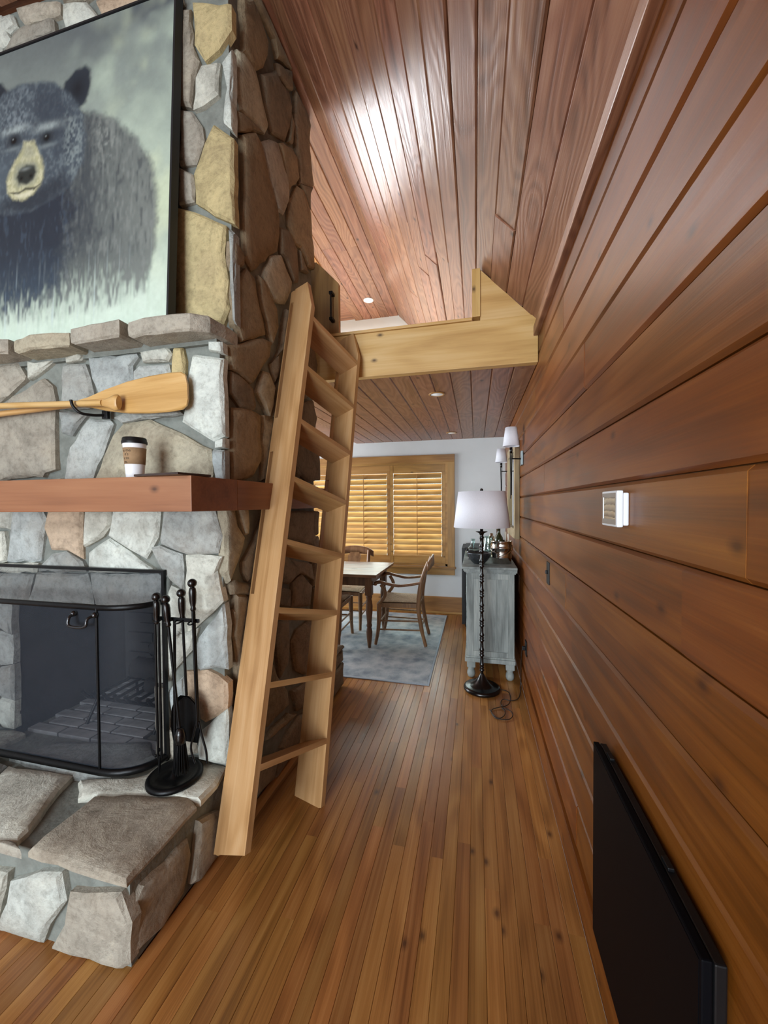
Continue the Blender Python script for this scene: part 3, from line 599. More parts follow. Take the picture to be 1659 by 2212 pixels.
# random rubble where nothing of the pattern shows in the photograph
def clip(poly, px, py, nx, ny):
    out = []
    for i, a in enumerate(poly):
        b_ = poly[(i + 1) % len(poly)]; da = (a[0] - px) * nx + (a[1] - py) * ny; db = (b_[0] - px) * nx + (b_[1] - py) * ny
        if da <= 0: out.append(a)
        if (da < 0 < db) or (db < 0 < da):
            t = da / (da - db); out.append((a[0] + (b_[0] - a[0]) * t, a[1] + (b_[1] - a[1]) * t))
    return out
def rubble(pl, x0, x1_, y0, y1, cell, keys, gap=.012, avoid=None, name='stone', stretch=1.0):
    nx_, ny_ = max(1, round((x1_ - x0) / cell)), max(1, round((y1 - y0) / cell / stretch)); S = []
    for i in range(nx_):
        for j in range(ny_):
            S.append((x0 + (x1_ - x0) * (i + .5 + rnd.uniform(-.32, .32)) / nx_, y0 + (y1 - y0) * (j + .5 + rnd.uniform(-.32, .32)) / ny_))
    for i, s_ in enumerate(S):
        p = [(x0, y0), (x1_, y0), (x1_, y1), (x0, y1)]
        for k, q in enumerate(S):
            if k == i: continue
            dx, dy = q[0] - s_[0], q[1] - s_[1]; L = math.hypot(dx, dy)
            if L > cell * 4: continue
            p = clip(p, s_[0] + dx * .5 - dx / L * gap / 2, s_[1] + dy * .5 - dy / L * gap / 2, dx / L, dy / L)
            if not p: break
        if p and len(p) > 2 and not (avoid and avoid(s_)): stone(p, pl, rnd.choice(keys), name)
rubble('FU', -3.08, -2.50, 2.4, RZ - .01, .25, 'lwygt')
rubble('FL', -3.08, -2.53, .36, 1.5, .24, 'lbwg')
rubble('FL', -3.08, -2.53, 1.66, 2.28, .24, 'lbwg')
rubble('HF', -3.08, -1.83, .01, .3, .26, 'lwg')
rubble('HT', -3.08, -2.31, .98, 1.5, .34, 'lwg', name='hearth_slab')
rubble('FL', -2.52, -2.38, .36, 1.06, .16, 'lbg')
# dining-side hearth seen past the far corner
for (y0, y1, z0, z1) in ((2.56, 2.80, .01, .17), (2.81, 3.05, .01, .2), (2.55, 2.76, .18, .31), (2.78, 3.05, .21, .31)):
    stone([(y0, z0), (y1, z0 + .01), (y1 - .01, z1), (y0 + .01, z1 - .01)], 'SD', 'd')
stone([(-1.5, 2.56), (-1.085, 2.55), (-1.085, 3.05), (-1.5, 3.05)], 'HB', 'd', 'hearth_slab', .03)
# corner stones of the chimney's far edge
for z0, z1 in ((.36, .6), (.62, .95), (.97, 1.3), (1.32, 1.48)):
    stone([(2.44, z0), (2.54, z0), (2.56, z1), (2.46, z1)], 'SD', 'd')
# ledge of thick flat slabs above the breast
def ledge(poly, z0, z1, key):
    m = MB(); cx = sum(p[0] for p in poly) / len(poly); cy = sum(p[1] for p in poly) / len(poly); ring = []
    for i, p in enumerate(poly):
        q = poly[(i + 1) % len(poly)]; L = math.hypot(q[0] - p[0], q[1] - p[1]); k = max(1, int(L / .06))
        for j in range(k): ring.append((p[0] + (q[0] - p[0]) * j / k + rnd.uniform(-.006, .006) - cx, p[1] + (q[1] - p[1]) * j / k + rnd.uniform(-.006, .006) - cy))
    n = len(ring); vv = []
    for sc, z in ((.9, z0), (.985, z0 + .008), (1, (z0 + z1) / 2), (.985, z1 - .006), (.93, z1)):
        vv += [(x * sc, y * sc, z + rnd.uniform(-.003, .003)) for x, y in ring]
    fs = [[a * n + i, a * n + (i + 1) % n, (a + 1) * n + (i + 1) % n, (a + 1) * n + i] for a in range(4) for i in range(n)] + [list(range(n)), list(range(4 * n, 5 * n))]
    o = m.add(vv, fs).build('ledge_slab', M_STONE, fp, Matrix.Translation((cx, cy, 0))); o.color = lin(CK[key]); return o
ledge([(-1.49, 1.395), (-1.33, 1.385), (-1.16, 1.39), (-1.10, 1.45), (-1.09, 1.62), (-1.49, 1.62)], 2.268, 2.342, 'w')
ledge([(-1.80, 1.40), (-1.62, 1.375), (-1.505, 1.38), (-1.50, 1.62), (-1.82, 1.62)], 2.272, 2.345, 'w')
ledge([(-2.16, 1.40), (-1.98, 1.38), (-1.825, 1.40), (-1.83, 1.62), (-2.17, 1.62)], 2.268, 2.335, 't')
ledge([(-2.5, 1.40), (-2.3, 1.375), (-2.18, 1.39), (-2.18, 1.62), (-2.5, 1.62)], 2.27, 2.338, 'w')
ledge([(-3.08, 1.40), (-2.7, 1.38), (-2.51, 1.39), (-2.51, 1.62), (-3.08, 1.62)], 2.268, 2.338, 'w')
MB().box(FX0, FX1, 1.50, 1.62, 2.25, 2.305).build('ledge_bed', M_MORTAR, fp)
# timber mantel wrapping the front and the right-hand side
def mitre(x0, x1_, y0, y1, z0, z1): return [(x0, y0), (x1_, y0), (x1_, y1), (x0, y1)]
mt = board('mantel_beam', FX0 - .06, -1.02, 1.215, 1.497, 1.508, 1.642, M_MANTEL, fp, .003)
mt['label'] = 'red-brown stained timber mantel with a square end'
mt2 = MB().box(-.5625, .56, -.067, .067, -.04, .04, .003).build('mantel_beam', M_MANTEL, fp, frame((-1.06, 2.06, 1.575), (0, 1, 0), (0, 0, 1)))
# firebox: brick sides and back, ashy floor
fb = MB().box(OX0 - .05, OX0 - .02, 1.53, 2.2, .315, OZ1 + .04).box(OX1 + .02, OX1 + .05, 1.53, 2.2, .315, OZ1 + .04).box(OX0 - .02, OX1 + .02, 2.17, 2.2, .315, OZ1 + .04).build('firebox_lining', M_SOOT, fp)
br = None
def brick(M, mat):
    global br
    if br is None: br = {}
    if mat.name not in br:
        me = MB().box(0, .205, 0, .058, 0, .02, .003).build('brick', mat, fp); br[mat.name] = me.data; o = me
    else: o = bpy.data.objects.new('brick', br[mat.name]); COL.objects.link(o); attach(o, fp)
    o.matrix_basis = M
for r in range(11):
    z = .335 + r * .068
    for k in range(3):
        y = 1.56 + k * .214 + (.1 if r % 2 else 0)
        if y + .205 < 2.18: brick(frame((OX1 + .02, y, z), (0, 1, 0), (0, 0, 1)) @ Matrix.Translation((0, 0, -.02)), M_BRICK if r > 2 else M_SOOT)
    for k in range(4):
        x = OX0 + .02 + k * .214 + (.1 if r % 2 else 0)
        if x + .205 < OX1: brick(frame((x + .205, 2.15, z), (-1, 0, 0), (0, 0, 1)), M_SOOT if (k < 2 or r < 3) else M_BRICK)
for k in range(9):
    y = 1.55 + .07 * k
    for j in range(4):
        x = OX0 + .0 + j * .214 + (.05 if k % 2 else 0)
        if x + .205 < OX1 + .02: brick(frame((x, y, .315), (1, 0, 0), (0, 1, 0)), M_ASH)
# ------------------------------------------------------------------ loft edge
lb = thing('loft_beam', 'wide honey-coloured pine beam at the loft edge with a sloping corner board under the ceiling', 'beam', (-.35, LOFTY + .03, DCZ))
board('fascia', -1.36, XW - .002, LOFTY, LOFTY + .058, DCZ - .0, LOFTZ, M_BEAM, lb, .003)
def zs(x): return EZ + (XW - x) * (RZ - EZ) / (XW - RX)
gp = [(.03, LOFTZ + .002), (.36, LOFTZ + .002), (.36, zs(.36) - .004), (.03, zs(.03) - .004)]
MB().prism([(x - .2, z - 2.85) for x, z in gp], 'Y', -.022, .022).build('corner_board', M_BEAM, lb, Matrix.Translation((.2, LOFTY + .03, 2.85)))
board('end_post', -.022, .03, LOFTY - .012, LOFTY + .07, LOFTZ + .022, zs(.03) - .004, M_BEAM, lb, .003, 'Z')
cap = board('floor_nosing', -1.30, -.022, LOFTY - .014, LOFTY + .2, LOFTZ + .001, LOFTZ + .02, M_BEAM, lb, .004); cap['label'] = 'pale edge strip of the loft floor'
gpost = thing('grab_post', 'stub of wooden post with clipped corner and black grab handle at top of ladder', 'post', (-1.0, LOFTY, LOFTZ + .02))
pp = [(-1.30, 2.742), (-.945, 2.742), (-.945, 3.10), (-1.03, 3.19), (-1.11, 3.27), (-1.30, 3.27)]
MB().prism([(z - 3.0, x + 1.03) for x, z in pp], 'Z', -.02, .02).build('board', M_POST, gpost, frame((-1.03, LOFTY + .03, 3.0), (0, 0, 1), (1, 0, 0)))
MB().prism([(z - 3.0, x + 1.03) for x, z in [(-1.10, 2.76), (-1.025, 2.76), (-1.025, 3.05), (-1.06, 3.10), (-1.10, 3.10)]], 'Z', .021, .028).build('recess_panel', M_TLEG, gpost, frame((-1.03, LOFTY + .03, 3.0), (0, 0, 1), (1, 0, 0)))
h = MB().tube([(-.985, LOFTY - .035, 2.83), (-.985, LOFTY - .035, 3.02)], .006, 10)
for z in (2.835, 3.015): h.box(-.998, -.972, LOFTY - .042, LOFTY + .009, z - .009, z + .009, .002)
h.build('handle', M_IRON, gpost)

# ------------------------------------------------------------------ ladder
LO = Vector((-.8904, 1.3601, .1259)); LR = Vector((.2873, .9205, -.2648)).normalized(); LU = Vector((-.0049, .2778, .9606)); LU = (LU - LR * LU.dot(LR)).normalized(); LD = LU.cross(LR)
lw, la_, ls, dp = .4523, .3139, .3247, .178
lad = thing('ladder', 'light oak loft ladder with flat treads leaning between chimney and loft beam', 'ladder', (-.76, 1.79, 0))
def rail(off):
    # local x along the rail, y towards the back edge, z thickness; two long slots near the back edge
    M = frame(LO + LR * off, LU, LD); t = .030
    s1, s2 = (1.02, 1.765), (1.965, 2.725); a, b_ = .148, .170; m = MB()
    e0, e1 = -.003, dp
    def bar(poly):
        m.prism(poly, 'Z', -t, 0)
    front = [(0, 0), (2.645, 0), (2.83, .055), (2.818, a), (-.041, a)]
    bar(front)
    back = [(-.047, b_), (2.808, b_), (2.806, e1), (-.049, e1)]
    bar(back)
    xs = [-.046, s1[0], s1[1], s2[0], s2[1], 2.81]
    for x0, x1_ in ((xs[0], xs[1]), (xs[2], xs[3]), (xs[4], xs[5])): bar([(x0, a), (x1_, a), (x1_, b_), (x0, b_)])
    return m.build('rail', M_OAK, lad, M)
# thickness axis is LU x LD; keep both rails outside the treads
tz = LU.cross(LD)
if tz.dot(LR) > 0: rail(0.0); rail(lw + .030)
else: rail(-.030); rail(lw)
for k in range(8):
    x = la_ + ls * k
    tl = .05 / dp * .178
    poly = [(0, 0), (0, -.026), (.135, -.026 - .037), (.135, -.037)]
    m = MB().prism([(d, u) for d, u in poly], 'Z', 0, lw)
    # local x = back direction, y = up, z = across
    ex, ey = LD, LU; ez = ex.cross(ey); o = LO + LU * x + (LR * lw if ez.dot(LR) < 0 else Vector())
    m2 = MB().add([(v[2], v[0], v[1]) for v in m.v], m.f)
    Mx = Matrix((ez, ex, ey)).transposed().to_4x4(); Mx.translation = o
    m2.build('tread', M_OAK, lad, Mx)

# ------------------------------------------------------------------ bear painting
def painting():
    W, Hh, nx, ny = 1.5, 1.55, 330, 342
    u, v = np.meshgrid(np.linspace(0, 1, nx), np.linspace(0, 1, ny)); rs = np.random.RandomState(4)
    def vn(fx, fy, seed):
        r = np.random.RandomState(seed); g = r.rand(fy + 2, fx + 2); x = u * fx; y = v * fy; i = x.astype(int); j = y.astype(int); a = x - i; b = y - j
        a = a * a * (3 - 2 * a); b = b * b * (3 - 2 * b)
        return (g[j, i] * (1 - a) + g[j, i + 1] * a) * (1 - b) + (g[j + 1, i] * (1 - a) + g[j + 1, i + 1] * a) * b
    def fbm(fx, fy, s): return .5 * vn(fx, fy, s) + .3 * vn(fx * 2, fy * 2, s + 1) + .2 * vn(fx * 4, fy * 4, s + 2)
    def sm(x, a, b):
        t = np.clip((x - a) / (b - a), 0, 1); return t * t * (3 - 2 * t)
    def mask(poly, soft):
        # signed distance to polygon, softened and roughened like brush work
        d = np.full(u.shape, 9.0); ins = np.zeros(u.shape, bool); n = len(poly)
        for i in range(n):
            ax, ay = poly[i]; bx, by = poly[(i + 1) % n]; ex, ey = bx - ax, by - ay
            t = np.clip(((u - ax) * ex + (v - ay) * ey) / (ex * ex + ey * ey), 0, 1)
            d = np.minimum(d, np.hypot(u - ax - ex * t, v - ay - ey * t))
            c = ((ay > v) != (by > v)) & (u < (bx - ax) * (v - ay) / (by - ay + 1e-12) + ax); ins ^= c
        sd = np.where(ins, -d, d) + (fbm(40, 40, 77) - .5) * soft * 1.2
        return 1 - sm(sd, -soft, soft)
    def C(h): return np.array(lin(h)[:3])
    img = np.zeros(u.shape + (3,))
    def over(m, col): img[:] = img * (1 - m[..., None]) + np.asarray(col) * m[..., None]
    img[:] = C('#9aa79c')
    over(sm(v, .5, 1.0), C('#6f7776')); over(sm(v, .78, 1.02) * sm(u, .2, 1.0), C('#555c60'))
    over(sm(fbm(6, 6, 3), .45, .75) * .8, C('#a9b7a8')); over(sm(fbm(7, 5, 9), .5, .8) * sm(u, .6, .95) * .8, C('#c1ccaf'))
    over(sm(fbm(5, 7, 21), .52, .8) * .5, C('#7f8986')); over(1 - sm(v, .02, .34), C('#c6d6c8'))
    over(sm(fbm(60, 9, 12), .5, .8) * (1 - sm(v, .1, .3)) * .6, C('#9fb3a4'))
    st = vn(110, 26, 5) * .6 + vn(150, 60, 6) * .4; fur = vn(95, 70, 8) * .5 + vn(170, 120, 9) * .5
    body = [(.62, .72), (.70, .695), (.77, .665), (.835, .61), (.89, .55), (.93, .48), (.958, .36), (.95, .22), (.92, .1), (.75, .06), (.4, .05), (.05, .08), (.0, .4), (.1, .6), (.25, .62)]
    bm = mask(body, .018) * (.15 + .85 * sm(v + (st - .5) * .22, .04, .22)); right = sm(u, .62, .98)
    over(bm * .95, C('#4c5254')); over(bm * right * .75, C('#767c78')); over(bm * sm(st, .5, .8) * .5, C('#7f8582')); over(bm * sm(st, .1, .4) * 0 + bm * sm(1 - st, .55, .85) * .55, C('#353b42'))
    over(bm * mask([(.69, .68), (.76, .66), (.80, .58), (.76, .5), (.71, .55)], .04) * sm(fur, .3, .85) * .5, C('#969c97'))
    over(bm * mask([(.64, .70), (.70, .66), (.72, .45), (.70, .25), (.63, .3)], .05) * .55, C('#2f363f'))
    chest = mask([(.1, .5), (.58, .5), (.64, .42), (.61, .28), (.57, .16), (.45, .10), (.2, .09), (.05, .3)], .06) * (.2 + .8 * sm(v + (st - .5) * .2, .06, .2)); over(chest * .95, C('#232b37'))
    over(chest * sm(st, .6, .85) * .45, C('#405061')); over(chest * sm(v, .34, .1) * .25, C('#4d6478'))
    for poly in ([(.555, .79), (.58, .832), (.62, .857), (.66, .862), (.683, .84), (.682, .79), (.668, .74), (.64, .725), (.59, .75)], [(.18, .80), (.19, .87), (.23, .905), (.285, .90), (.325, .86), (.30, .80)]):
        over(mask(poly, .009), C('#2a323b')); cx_ = sum(p[0] for p in poly) / len(poly); cy_ = sum(p[1] for p in poly) / len(poly)
        over(np.exp(-(((u - cx_) / .03) ** 2 + ((v - cy_ + .005) / .035) ** 2)) * .7, C('#14181d'))
    head = [(.30, .86), (.37, .875), (.46, .86), (.53, .838), (.60, .785), (.65, .72), (.672, .63), (.665, .55), (.62, .49), (.55, .455), (.45, .43), (.36, .43), (.25, .46), (.19, .55), (.17, .66), (.20, .78), (.25, .84)]
    hm = mask(head, .011); over(hm, C('#454f58')); over(hm * sm(fur, .35, .85) * .5, C('#6c787e'))
    over(hm * mask([(.30, .83), (.41, .84), (.42, .72), (.38, .69), (.30, .72)], .035) * sm(fur, .2, .75) * .45, C('#87949a'))
    over(hm * mask([(.45, .84), (.55, .81), (.61, .72), (.61, .6), (.55, .60), (.53, .70), (.46, .72)], .03) * .7, C('#333c47'))
    over(hm * mask([(.585, .72), (.655, .69), (.668, .58), (.63, .5), (.58, .55)], .025) * sm(fur, .2, .8) * .5, C('#8b9796'))
    over(hm * mask([(.48, .50), (.58, .53), (.61, .48), (.52, .43), (.42, .42), (.30, .45), (.33, .49)], .03) * .85, C('#272e37'))
    over(hm * mask([(.27, .63), (.35, .62), (.34, .52), (.26, .52)], .03) * .5, C('#55616a'))
    for ex, ey in ((.357, .684), (.505, .662)):
        over(np.exp(-(((u - ex) / .055) ** 2 + ((v - ey - .036) / .014) ** 2)) * (.4 + .5 * fur), C('#a5b1b0'))
        over(np.exp(-(((u - ex) / .036) ** 2 + ((v - ey) / .026) ** 2) ** 1.5) * .95, C('#232a31')); over(np.exp(-(((u - ex) / .013) ** 2 + ((v - ey) / .012) ** 2) ** 2), C('#0c0e10'))
        over(np.exp(-(((u - ex + .004) / .0032) ** 2 + ((v - ey - .005) / .003) ** 2)) * .7, C('#94a0a2')); over(np.exp(-(((u - ex) / .04) ** 2 + ((v - ey + .028) / .008) ** 2)) * .4, C('#8f9b9c'))
    muz = mask([(.405, .665), (.45, .66), (.475, .615), (.497, .565), (.497, .53), (.48, .505), (.455, .485), (.41, .472), (.365, .483), (.335, .51), (.33, .55), (.355, .60), (.39, .635)], .010)
    over(muz, C('#a9a784')); over(muz * sm(fur, .4, .7) * .6, C('#cbc8a8')); over(mask([(.405, .655), (.445, .65), (.455, .61), (.40, .615)], .012) * .6, C('#8d8f80'))
    over(mask([(.375, .595), (.455, .60), (.478, .555), (.455, .52), (.385, .515), (.355, .55)], .016) * .8, C('#80857a'))
    over(mask([(.385, .575), (.42, .588), (.452, .58), (.466, .556), (.452, .532), (.42, .522), (.388, .53), (.374, .553)], .008), C('#2c312f')); over(np.exp(-(((u - .415) / .022) ** 2 + ((v - .575) / .006) ** 2)) * .8, C('#7b827f'))
    for nx_ in (.398, .44): over(np.exp(-(((u - nx_) / .008) ** 2 + ((v - .547) / .007) ** 2)), C('#0c0e0e'))
    over(mask([(.345, .508), (.385, .502), (.418, .512), (.455, .505), (.485, .512), (.455, .496), (.418, .502), (.385, .492)], .004) * .9, C('#35362f')); over(mask([(.37, .495), (.45, .497), (.44, .482), (.39, .480)], .006) * .8, C('#d3d0b6'))
    gr = sm(vn(150, 4, 90), .74, .95) * (1 - sm(v, .08, .30)) * sm(v, .0, .06); over(gr * .55, C('#aebfc2'))
    over(sm(fbm(46, 8, 95), .42, .7) * (1 - sm(v + (st - .5) * .1, .02, .15)) * .95, C('#bfd0c0')); over((1 - sm(v, .0, .09)) * .6, C('#c4d5c6'))
    img *= (.92 + .16 * fbm(70, 70, 101))[..., None]
    vv = np.stack([(u - .5) * W, np.zeros_like(u), v * Hh], -1).reshape(-1, 3)
    idx = np.arange(nx * ny).reshape(ny, nx); q = np.stack([idx[:-1, :-1], idx[:-1, 1:], idx[1:, 1:], idx[1:, :-1]], -1).reshape(-1, 4)
    me = bpy.data.meshes.new('painted_canvas'); me.from_pydata(vv.tolist(), [], q.tolist()); me.update()
    ca = me.color_attributes.new('paint', 'FLOAT_COLOR', 'POINT'); ca.data.foreach_set('color', np.concatenate([np.clip(img, 0, 1).reshape(-1, 3), np.ones((nx * ny, 1))], 1).ravel())
    m, nt, b = newmat('oil_on_canvas'); a = nd(nt, 'ShaderNodeVertexColor', layer_name='paint'); nt.links.new(a.outputs[0], b.inputs['Base Color']); b.inputs['Roughness'].default_value = .55; b.inputs['Specular IOR Level'].default_value = .3
    me.materials.append(m); o = bpy.data.objects.new('painted_canvas', me); COL.objects.link(o); return o, W, Hh
pt = thing('bear_painting', 'large dark-framed painting of a black bear in pale grass leaning on the stone ledge', 'painting', (-2.1, 1.47, 2.352))
lean = math.atan2(.085, 1.55)
PMx = Matrix.Translation((-2.1, 1.470, 2.360)) @ Matrix.Rotation(-lean, 4, 'X')
cv, pW, pH = painting(); cv.matrix_world = PMx @ Matrix.Translation((0, -.001, 0)); attach(cv, pt)
M_FRAME = plain('black_canvas_edge', '#15161a', .6)
MB().box(-pW / 2 - .004, pW / 2 + .004, 0, .035, -.004, pH + .004, .002).build('stretcher_frame', M_FRAME, pt, PMx)
fr = MB()
for a in ((-pW / 2 - .014, -pW / 2 - .004, -.014, pH + .014), (pW / 2 + .004, pW / 2 + .014, -.014, pH + .014)): fr.box(a[0], a[1], -.006, .038, a[2], a[3])
for a in ((-.014, -.004), (pH + .004, pH + .014)): fr.box(-pW / 2 - .004, pW / 2 + .004, -.006, .038, a[0], a[1])
fr.build('floater_frame', M_FRAME, pt, PMx)

# ------------------------------------------------------------------ paddles on wall hooks
def paddle(name, label, tip, tail, ydepth, flip):
    """local x from grip to blade tip"""
    A, B_ = Vector(tail), Vector(tip); L = (B_ - A).length; ex = (B_ - A).normalized(); ey = Vector((0, 1, 0)).cross(ex) ; ey = ey - ex * ey.dot(ex); ey.normalize()
    ez = ex.cross(ey); M = Matrix((ex, ey, ez)).transposed().to_4x4(); M.translation = A
    t = thing(name, label, 'paddle', (tip[0], tip[1], tip[2]), 'paddles over the mantel')
    bl = .60; m = MB(); outline = [(0, .016), (.06, .024), (.16, .05), (.28, .072), (.40, .083), (.50, .086), (.57, .082), (.592, .068), (.60, .04)]
    up = [(L - bl + x, w) for x, w in outline]; ring = up + [(L, -.04 * .6)] + [(x, -w) for x, w in reversed(up)][1:]
    n = len(ring); vv = []
    for z, s_ in ((-.008, .94), (-.003, 1), (.003, 1), (.008, .94)): vv += [(x, y * s_, z * (1 if x < L - .02 else .6)) for x, y in ring]
    fs = [[a * n + i, a * n + (i + 1) % n, (a + 1) * n + (i + 1) % n, (a + 1) * n + i] for a in range(3) for i in range(n)] + [list(range(n)), list(range(3 * n, 4 * n))]
    m.add(vv, fs); m.build('blade', M_PADDLE, t, M)
    MB().tube([(.09, 0, 0), (.5, 0, 0), (L - bl + .02, 0, 0), (L - bl + .2, 0, 0), (L - bl + .32, 0, 0)], [.0145, .0145, .0145, .011, .003], 12).build('shaft', M_PADDLE, t, M)
    g = [(0.0, .030), (.006, .036), (.018, .037), (.035, .032), (.06, .022), (.085, .016), (.11, .0145)]
    MB().tube([(x, 0, 0) for x, r in g], [r for x, r in g], 14, squash=(1.0, .5)).build('grip', M_PADDLE, t, M)
    return t
paddle('paddle', 'wooden canoe paddle with its broad blade to the right, worn paint specks', (-1.222, 1.447, 2.035), (-2.78, 1.447, 1.985), 0, 1)
paddle('paddle', 'wooden canoe paddle lying in front with its pear-shaped grip to the right', (-3.05, 1.405, 2.06), (-1.548, 1.405, 1.992), 0, -1)
for i, x in enumerate((-1.775, -2.55)):
    m = MB().tube(spline([(x + .06, 1.487, 1.965), (x + .04, 1.44, 1.955), (x + .02, 1.395, 1.957), (x, 1.378, 1.985), (x - .006, 1.374, 2.012)], 5), .0065, 8)
    m.box(x + .045, x + .078, 1.476, 1.492, 1.945, 1.985, .003)
    tag(m.build('wall_hook', M_PLASTIC), ('black curved wall hook under the paddle grip and blade', 'black curved wall hook under the two crossed paddle shafts')[i], 'hook', 'hooks for the paddles')

# ------------------------------------------------------------------ things on the mantel
MZ = 1.642
cup = thing('coffee_cup', 'white paper takeaway cup with black lid and printed brown cardboard sleeve', 'cup', (-1.40, 1.34, MZ))
cc = (-1.40, 1.34, MZ + .0005)
MB().lathe([(.0, .004), (.030, .004), (.031, .0), (.0325, .002), (.0435, .150), (.0445, .152), (.0435, .154), (.042, .150), (.030, .006)], cc, 36, cap=False).build('cup_body', M_PAPER, cup)
MB().lathe([(.0465, .148), (.0475, .152), (.0475, .158), (.0455, .161), (.0445, .170), (.0420, .174), (.040, .170), (.0, .169)], cc, 36, cap=False).build('lid', M_PLASTIC, cup)
MB().lathe([(.0372, .062), (.0382, .062), (.0432, .130), (.0422, .130)], cc, 36, cap=False).build('sleeve', M_KRAFT, cup)
def wrap_text(lines):
    for i, (s_, a0) in enumerate(lines):
        cu = bpy.data.curves.new('print', 'FONT'); cu.body = s_; cu.size = .0175; cu.align_x = 'RIGHT'; cu.resolution_u = 2
        to = bpy.data.objects.new('print', cu); COL.objects.link(to); dg = bpy.context.evaluated_depsgraph_get(); dg.update()
        me = bpy.data.meshes.new_from_object(to.evaluated_get(dg)); bpy.data.objects.remove(to)
        bm = bmesh.new(); bm.from_mesh(me); bmesh.ops.subdivide_edges(bm, edges=list(bm.edges), cuts=1); bm.to_mesh(me); bm.free()
        zb = .112 - i * .0155
        for v in me.vertices:
            z = zb + v.co.y; r = .0382 + (z - .062) / .068 * .005 + .0005; an = math.radians(a0) + v.co.x / r
            v.co = (cc[0] + r * math.cos(an), cc[1] + r * math.sin(an), cc[2] + z)
        me.materials.clear(); me.materials.append(M_INK); o = bpy.data.objects.new('print', me); COL.objects.link(o); attach(o, cup)
wrap_text([('ss me', 297), ("it's", 284), ('e to', 286), ('ve.', 276)])
tb = MB(); tb.box(-.119, .119, 0, .15, 0, .009, .0025)
tab = tag(tb.build('tablet', M_SLATE, None, frame((-1.157, 1.192, MZ + .0005), (.986, -.168, 0), (.168, .986, 0))), 'thin dark tablet lying flat on the end of the mantel', 'tablet')
# ------------------------------------------------------------------ spark screen
HZ = .352
ss = thing('fire_screen', 'black wire-mesh fire screen with bowed front and twisted handle before the fireplace', 'fire screen', (-1.93, 1.33, HZ))
def bow(y_front, y_back, n=7):
    """plan outline from the right wall round the front to the left wall"""
    pts = []; xr, xl, r = -1.40, -2.46, .19
    for k in range(n + 1):
        a = math.pi / 2 * k / n; pts.append((xr - r + r * math.cos(a), y_front + (y_back - y_front) * (1 - math.sin(a))))
    L = [(xl + xr - x, y) for x, y in reversed(pts)]
    return pts + [((xl + xr) / 2, y_front)] + L
P = bow(1.325, 1.474); zt = 1.09
pan = MB(); n = len(P)
vv = [(x, y, HZ + .03) for x, y in P] + [(x, y, zt) for x, y in P]; pan.add(vv, [[i, i + 1, n + i + 1, n + i] for i in range(n - 1)], True)
topb = []
for i, (x, y) in enumerate(P):
    t = i / (n - 1); topb.append((-1.40 + (-2.46 + 1.40) * t if 0 < i < n - 1 else x, 1.478, 1.222))
pan.add([(x, y, zt) for x, y in P] + topb, [[i, i + 1, n + i + 1, n + i] for i in range(n - 1)], True)
pan.build('mesh_panel', M_MESH, ss, recalc=False)
fr = MB()
fr.tube([(x, y, HZ + .018) for x, y in P], .017, 10)
fr.build('bottom_rail', M_IRON, ss)
MB().tube([(x, y, zt) for x, y in P], .008, 8, squash=(1, 1.6)).build('bow_rail', M_IRON, ss)
b_ = MB(); b_.box(-2.472, -2.458, 1.468, 1.484, HZ, 1.235).box(-1.402, -1.388, 1.468, 1.484, HZ, 1.235).box(-2.458, -1.402, 1.468, 1.484, 1.221, 1.235); b_.build('back_frame', M_IRON, ss)
for x in (-1.60, -2.26): MB().tube([(x, 1.322, HZ + .02), (x, 1.322, zt)], .0055, 8).build('upright', M_IRON, ss)
hx = -1.66
hd = MB().tube(spline([(hx + .058, 1.318, 1.058), (hx + .05, 1.29, 1.05), (hx + .045, 1.283, 1.02), (hx, 1.283, 1.012), (hx - .045, 1.283, 1.02), (hx - .05, 1.29, 1.05), (hx - .058, 1.318, 1.058)], 6), .0065, 8)
for s_ in (-1, 1): hd.sphere((hx + s_ * .058, 1.315, 1.06), .013, 10, 6)
hd.build('handle', plain('dark_polished_iron', '#4a4a4c', .2, .9), ss)

# ------------------------------------------------------------------ grate and logs
gz = .337
gr = thing('fire_grate', 'black iron log grate with angled bars standing in the firebox', 'grate', (-1.9, 1.8, gz))
g = MB()
for y in (1.70, 1.95): g.tube([(-2.12, y, gz + .12), (-1.56, y, gz + .12)], .009, 8)
g.build('rail', M_IRON, gr)
for x in (-2.06, -1.62):
    for y, dy in ((1.70, -.05), (1.95, .03)): MB().tube([(x, y, gz + .12), (x - .02, y + dy, gz)], .008, 8).build('leg', M_IRON, gr)
for k in range(8):
    x = -2.08 + k * .071
    MB().tube(spline([(x, 1.63, gz + .19), (x, 1.68, gz + .135), (x, 1.82, gz + .132), (x, 1.97, gz + .135), (x, 2.02, gz + .17)], 4), .0095, 8).build('bar', M_IRON, gr)
def log(pts, r, label):
    P_ = spline(pts, 4); m = MB().tube(P_, [r * rnd.uniform(.85, 1.12) for _ in P_], 11)
    m.v = [(x + rnd.uniform(-.006, .006), y + rnd.uniform(-.006, .006), z + rnd.uniform(-.006, .006)) for x, y, z in m.v]
    return tag(m.build('log', M_CHAR), label, 'log')
log([(-2.0, 1.90, gz + .218), (-1.8, 1.90, gz + .218), (-1.57, 1.89, gz + .218)], .062, 'thick charred log lying across the back of the grate')
log([(-1.78, 1.765, gz + .190), (-1.66, 1.765, gz + .215), (-1.55, 1.78, gz + .29)], .036, 'thin charred log propped slantwise on the grate')
log([(-1.90, 1.93, gz + .335), (-1.7, 1.95, gz + .335), (-1.58, 1.94, gz + .335)], .045, 'charred split log on top of the fire')

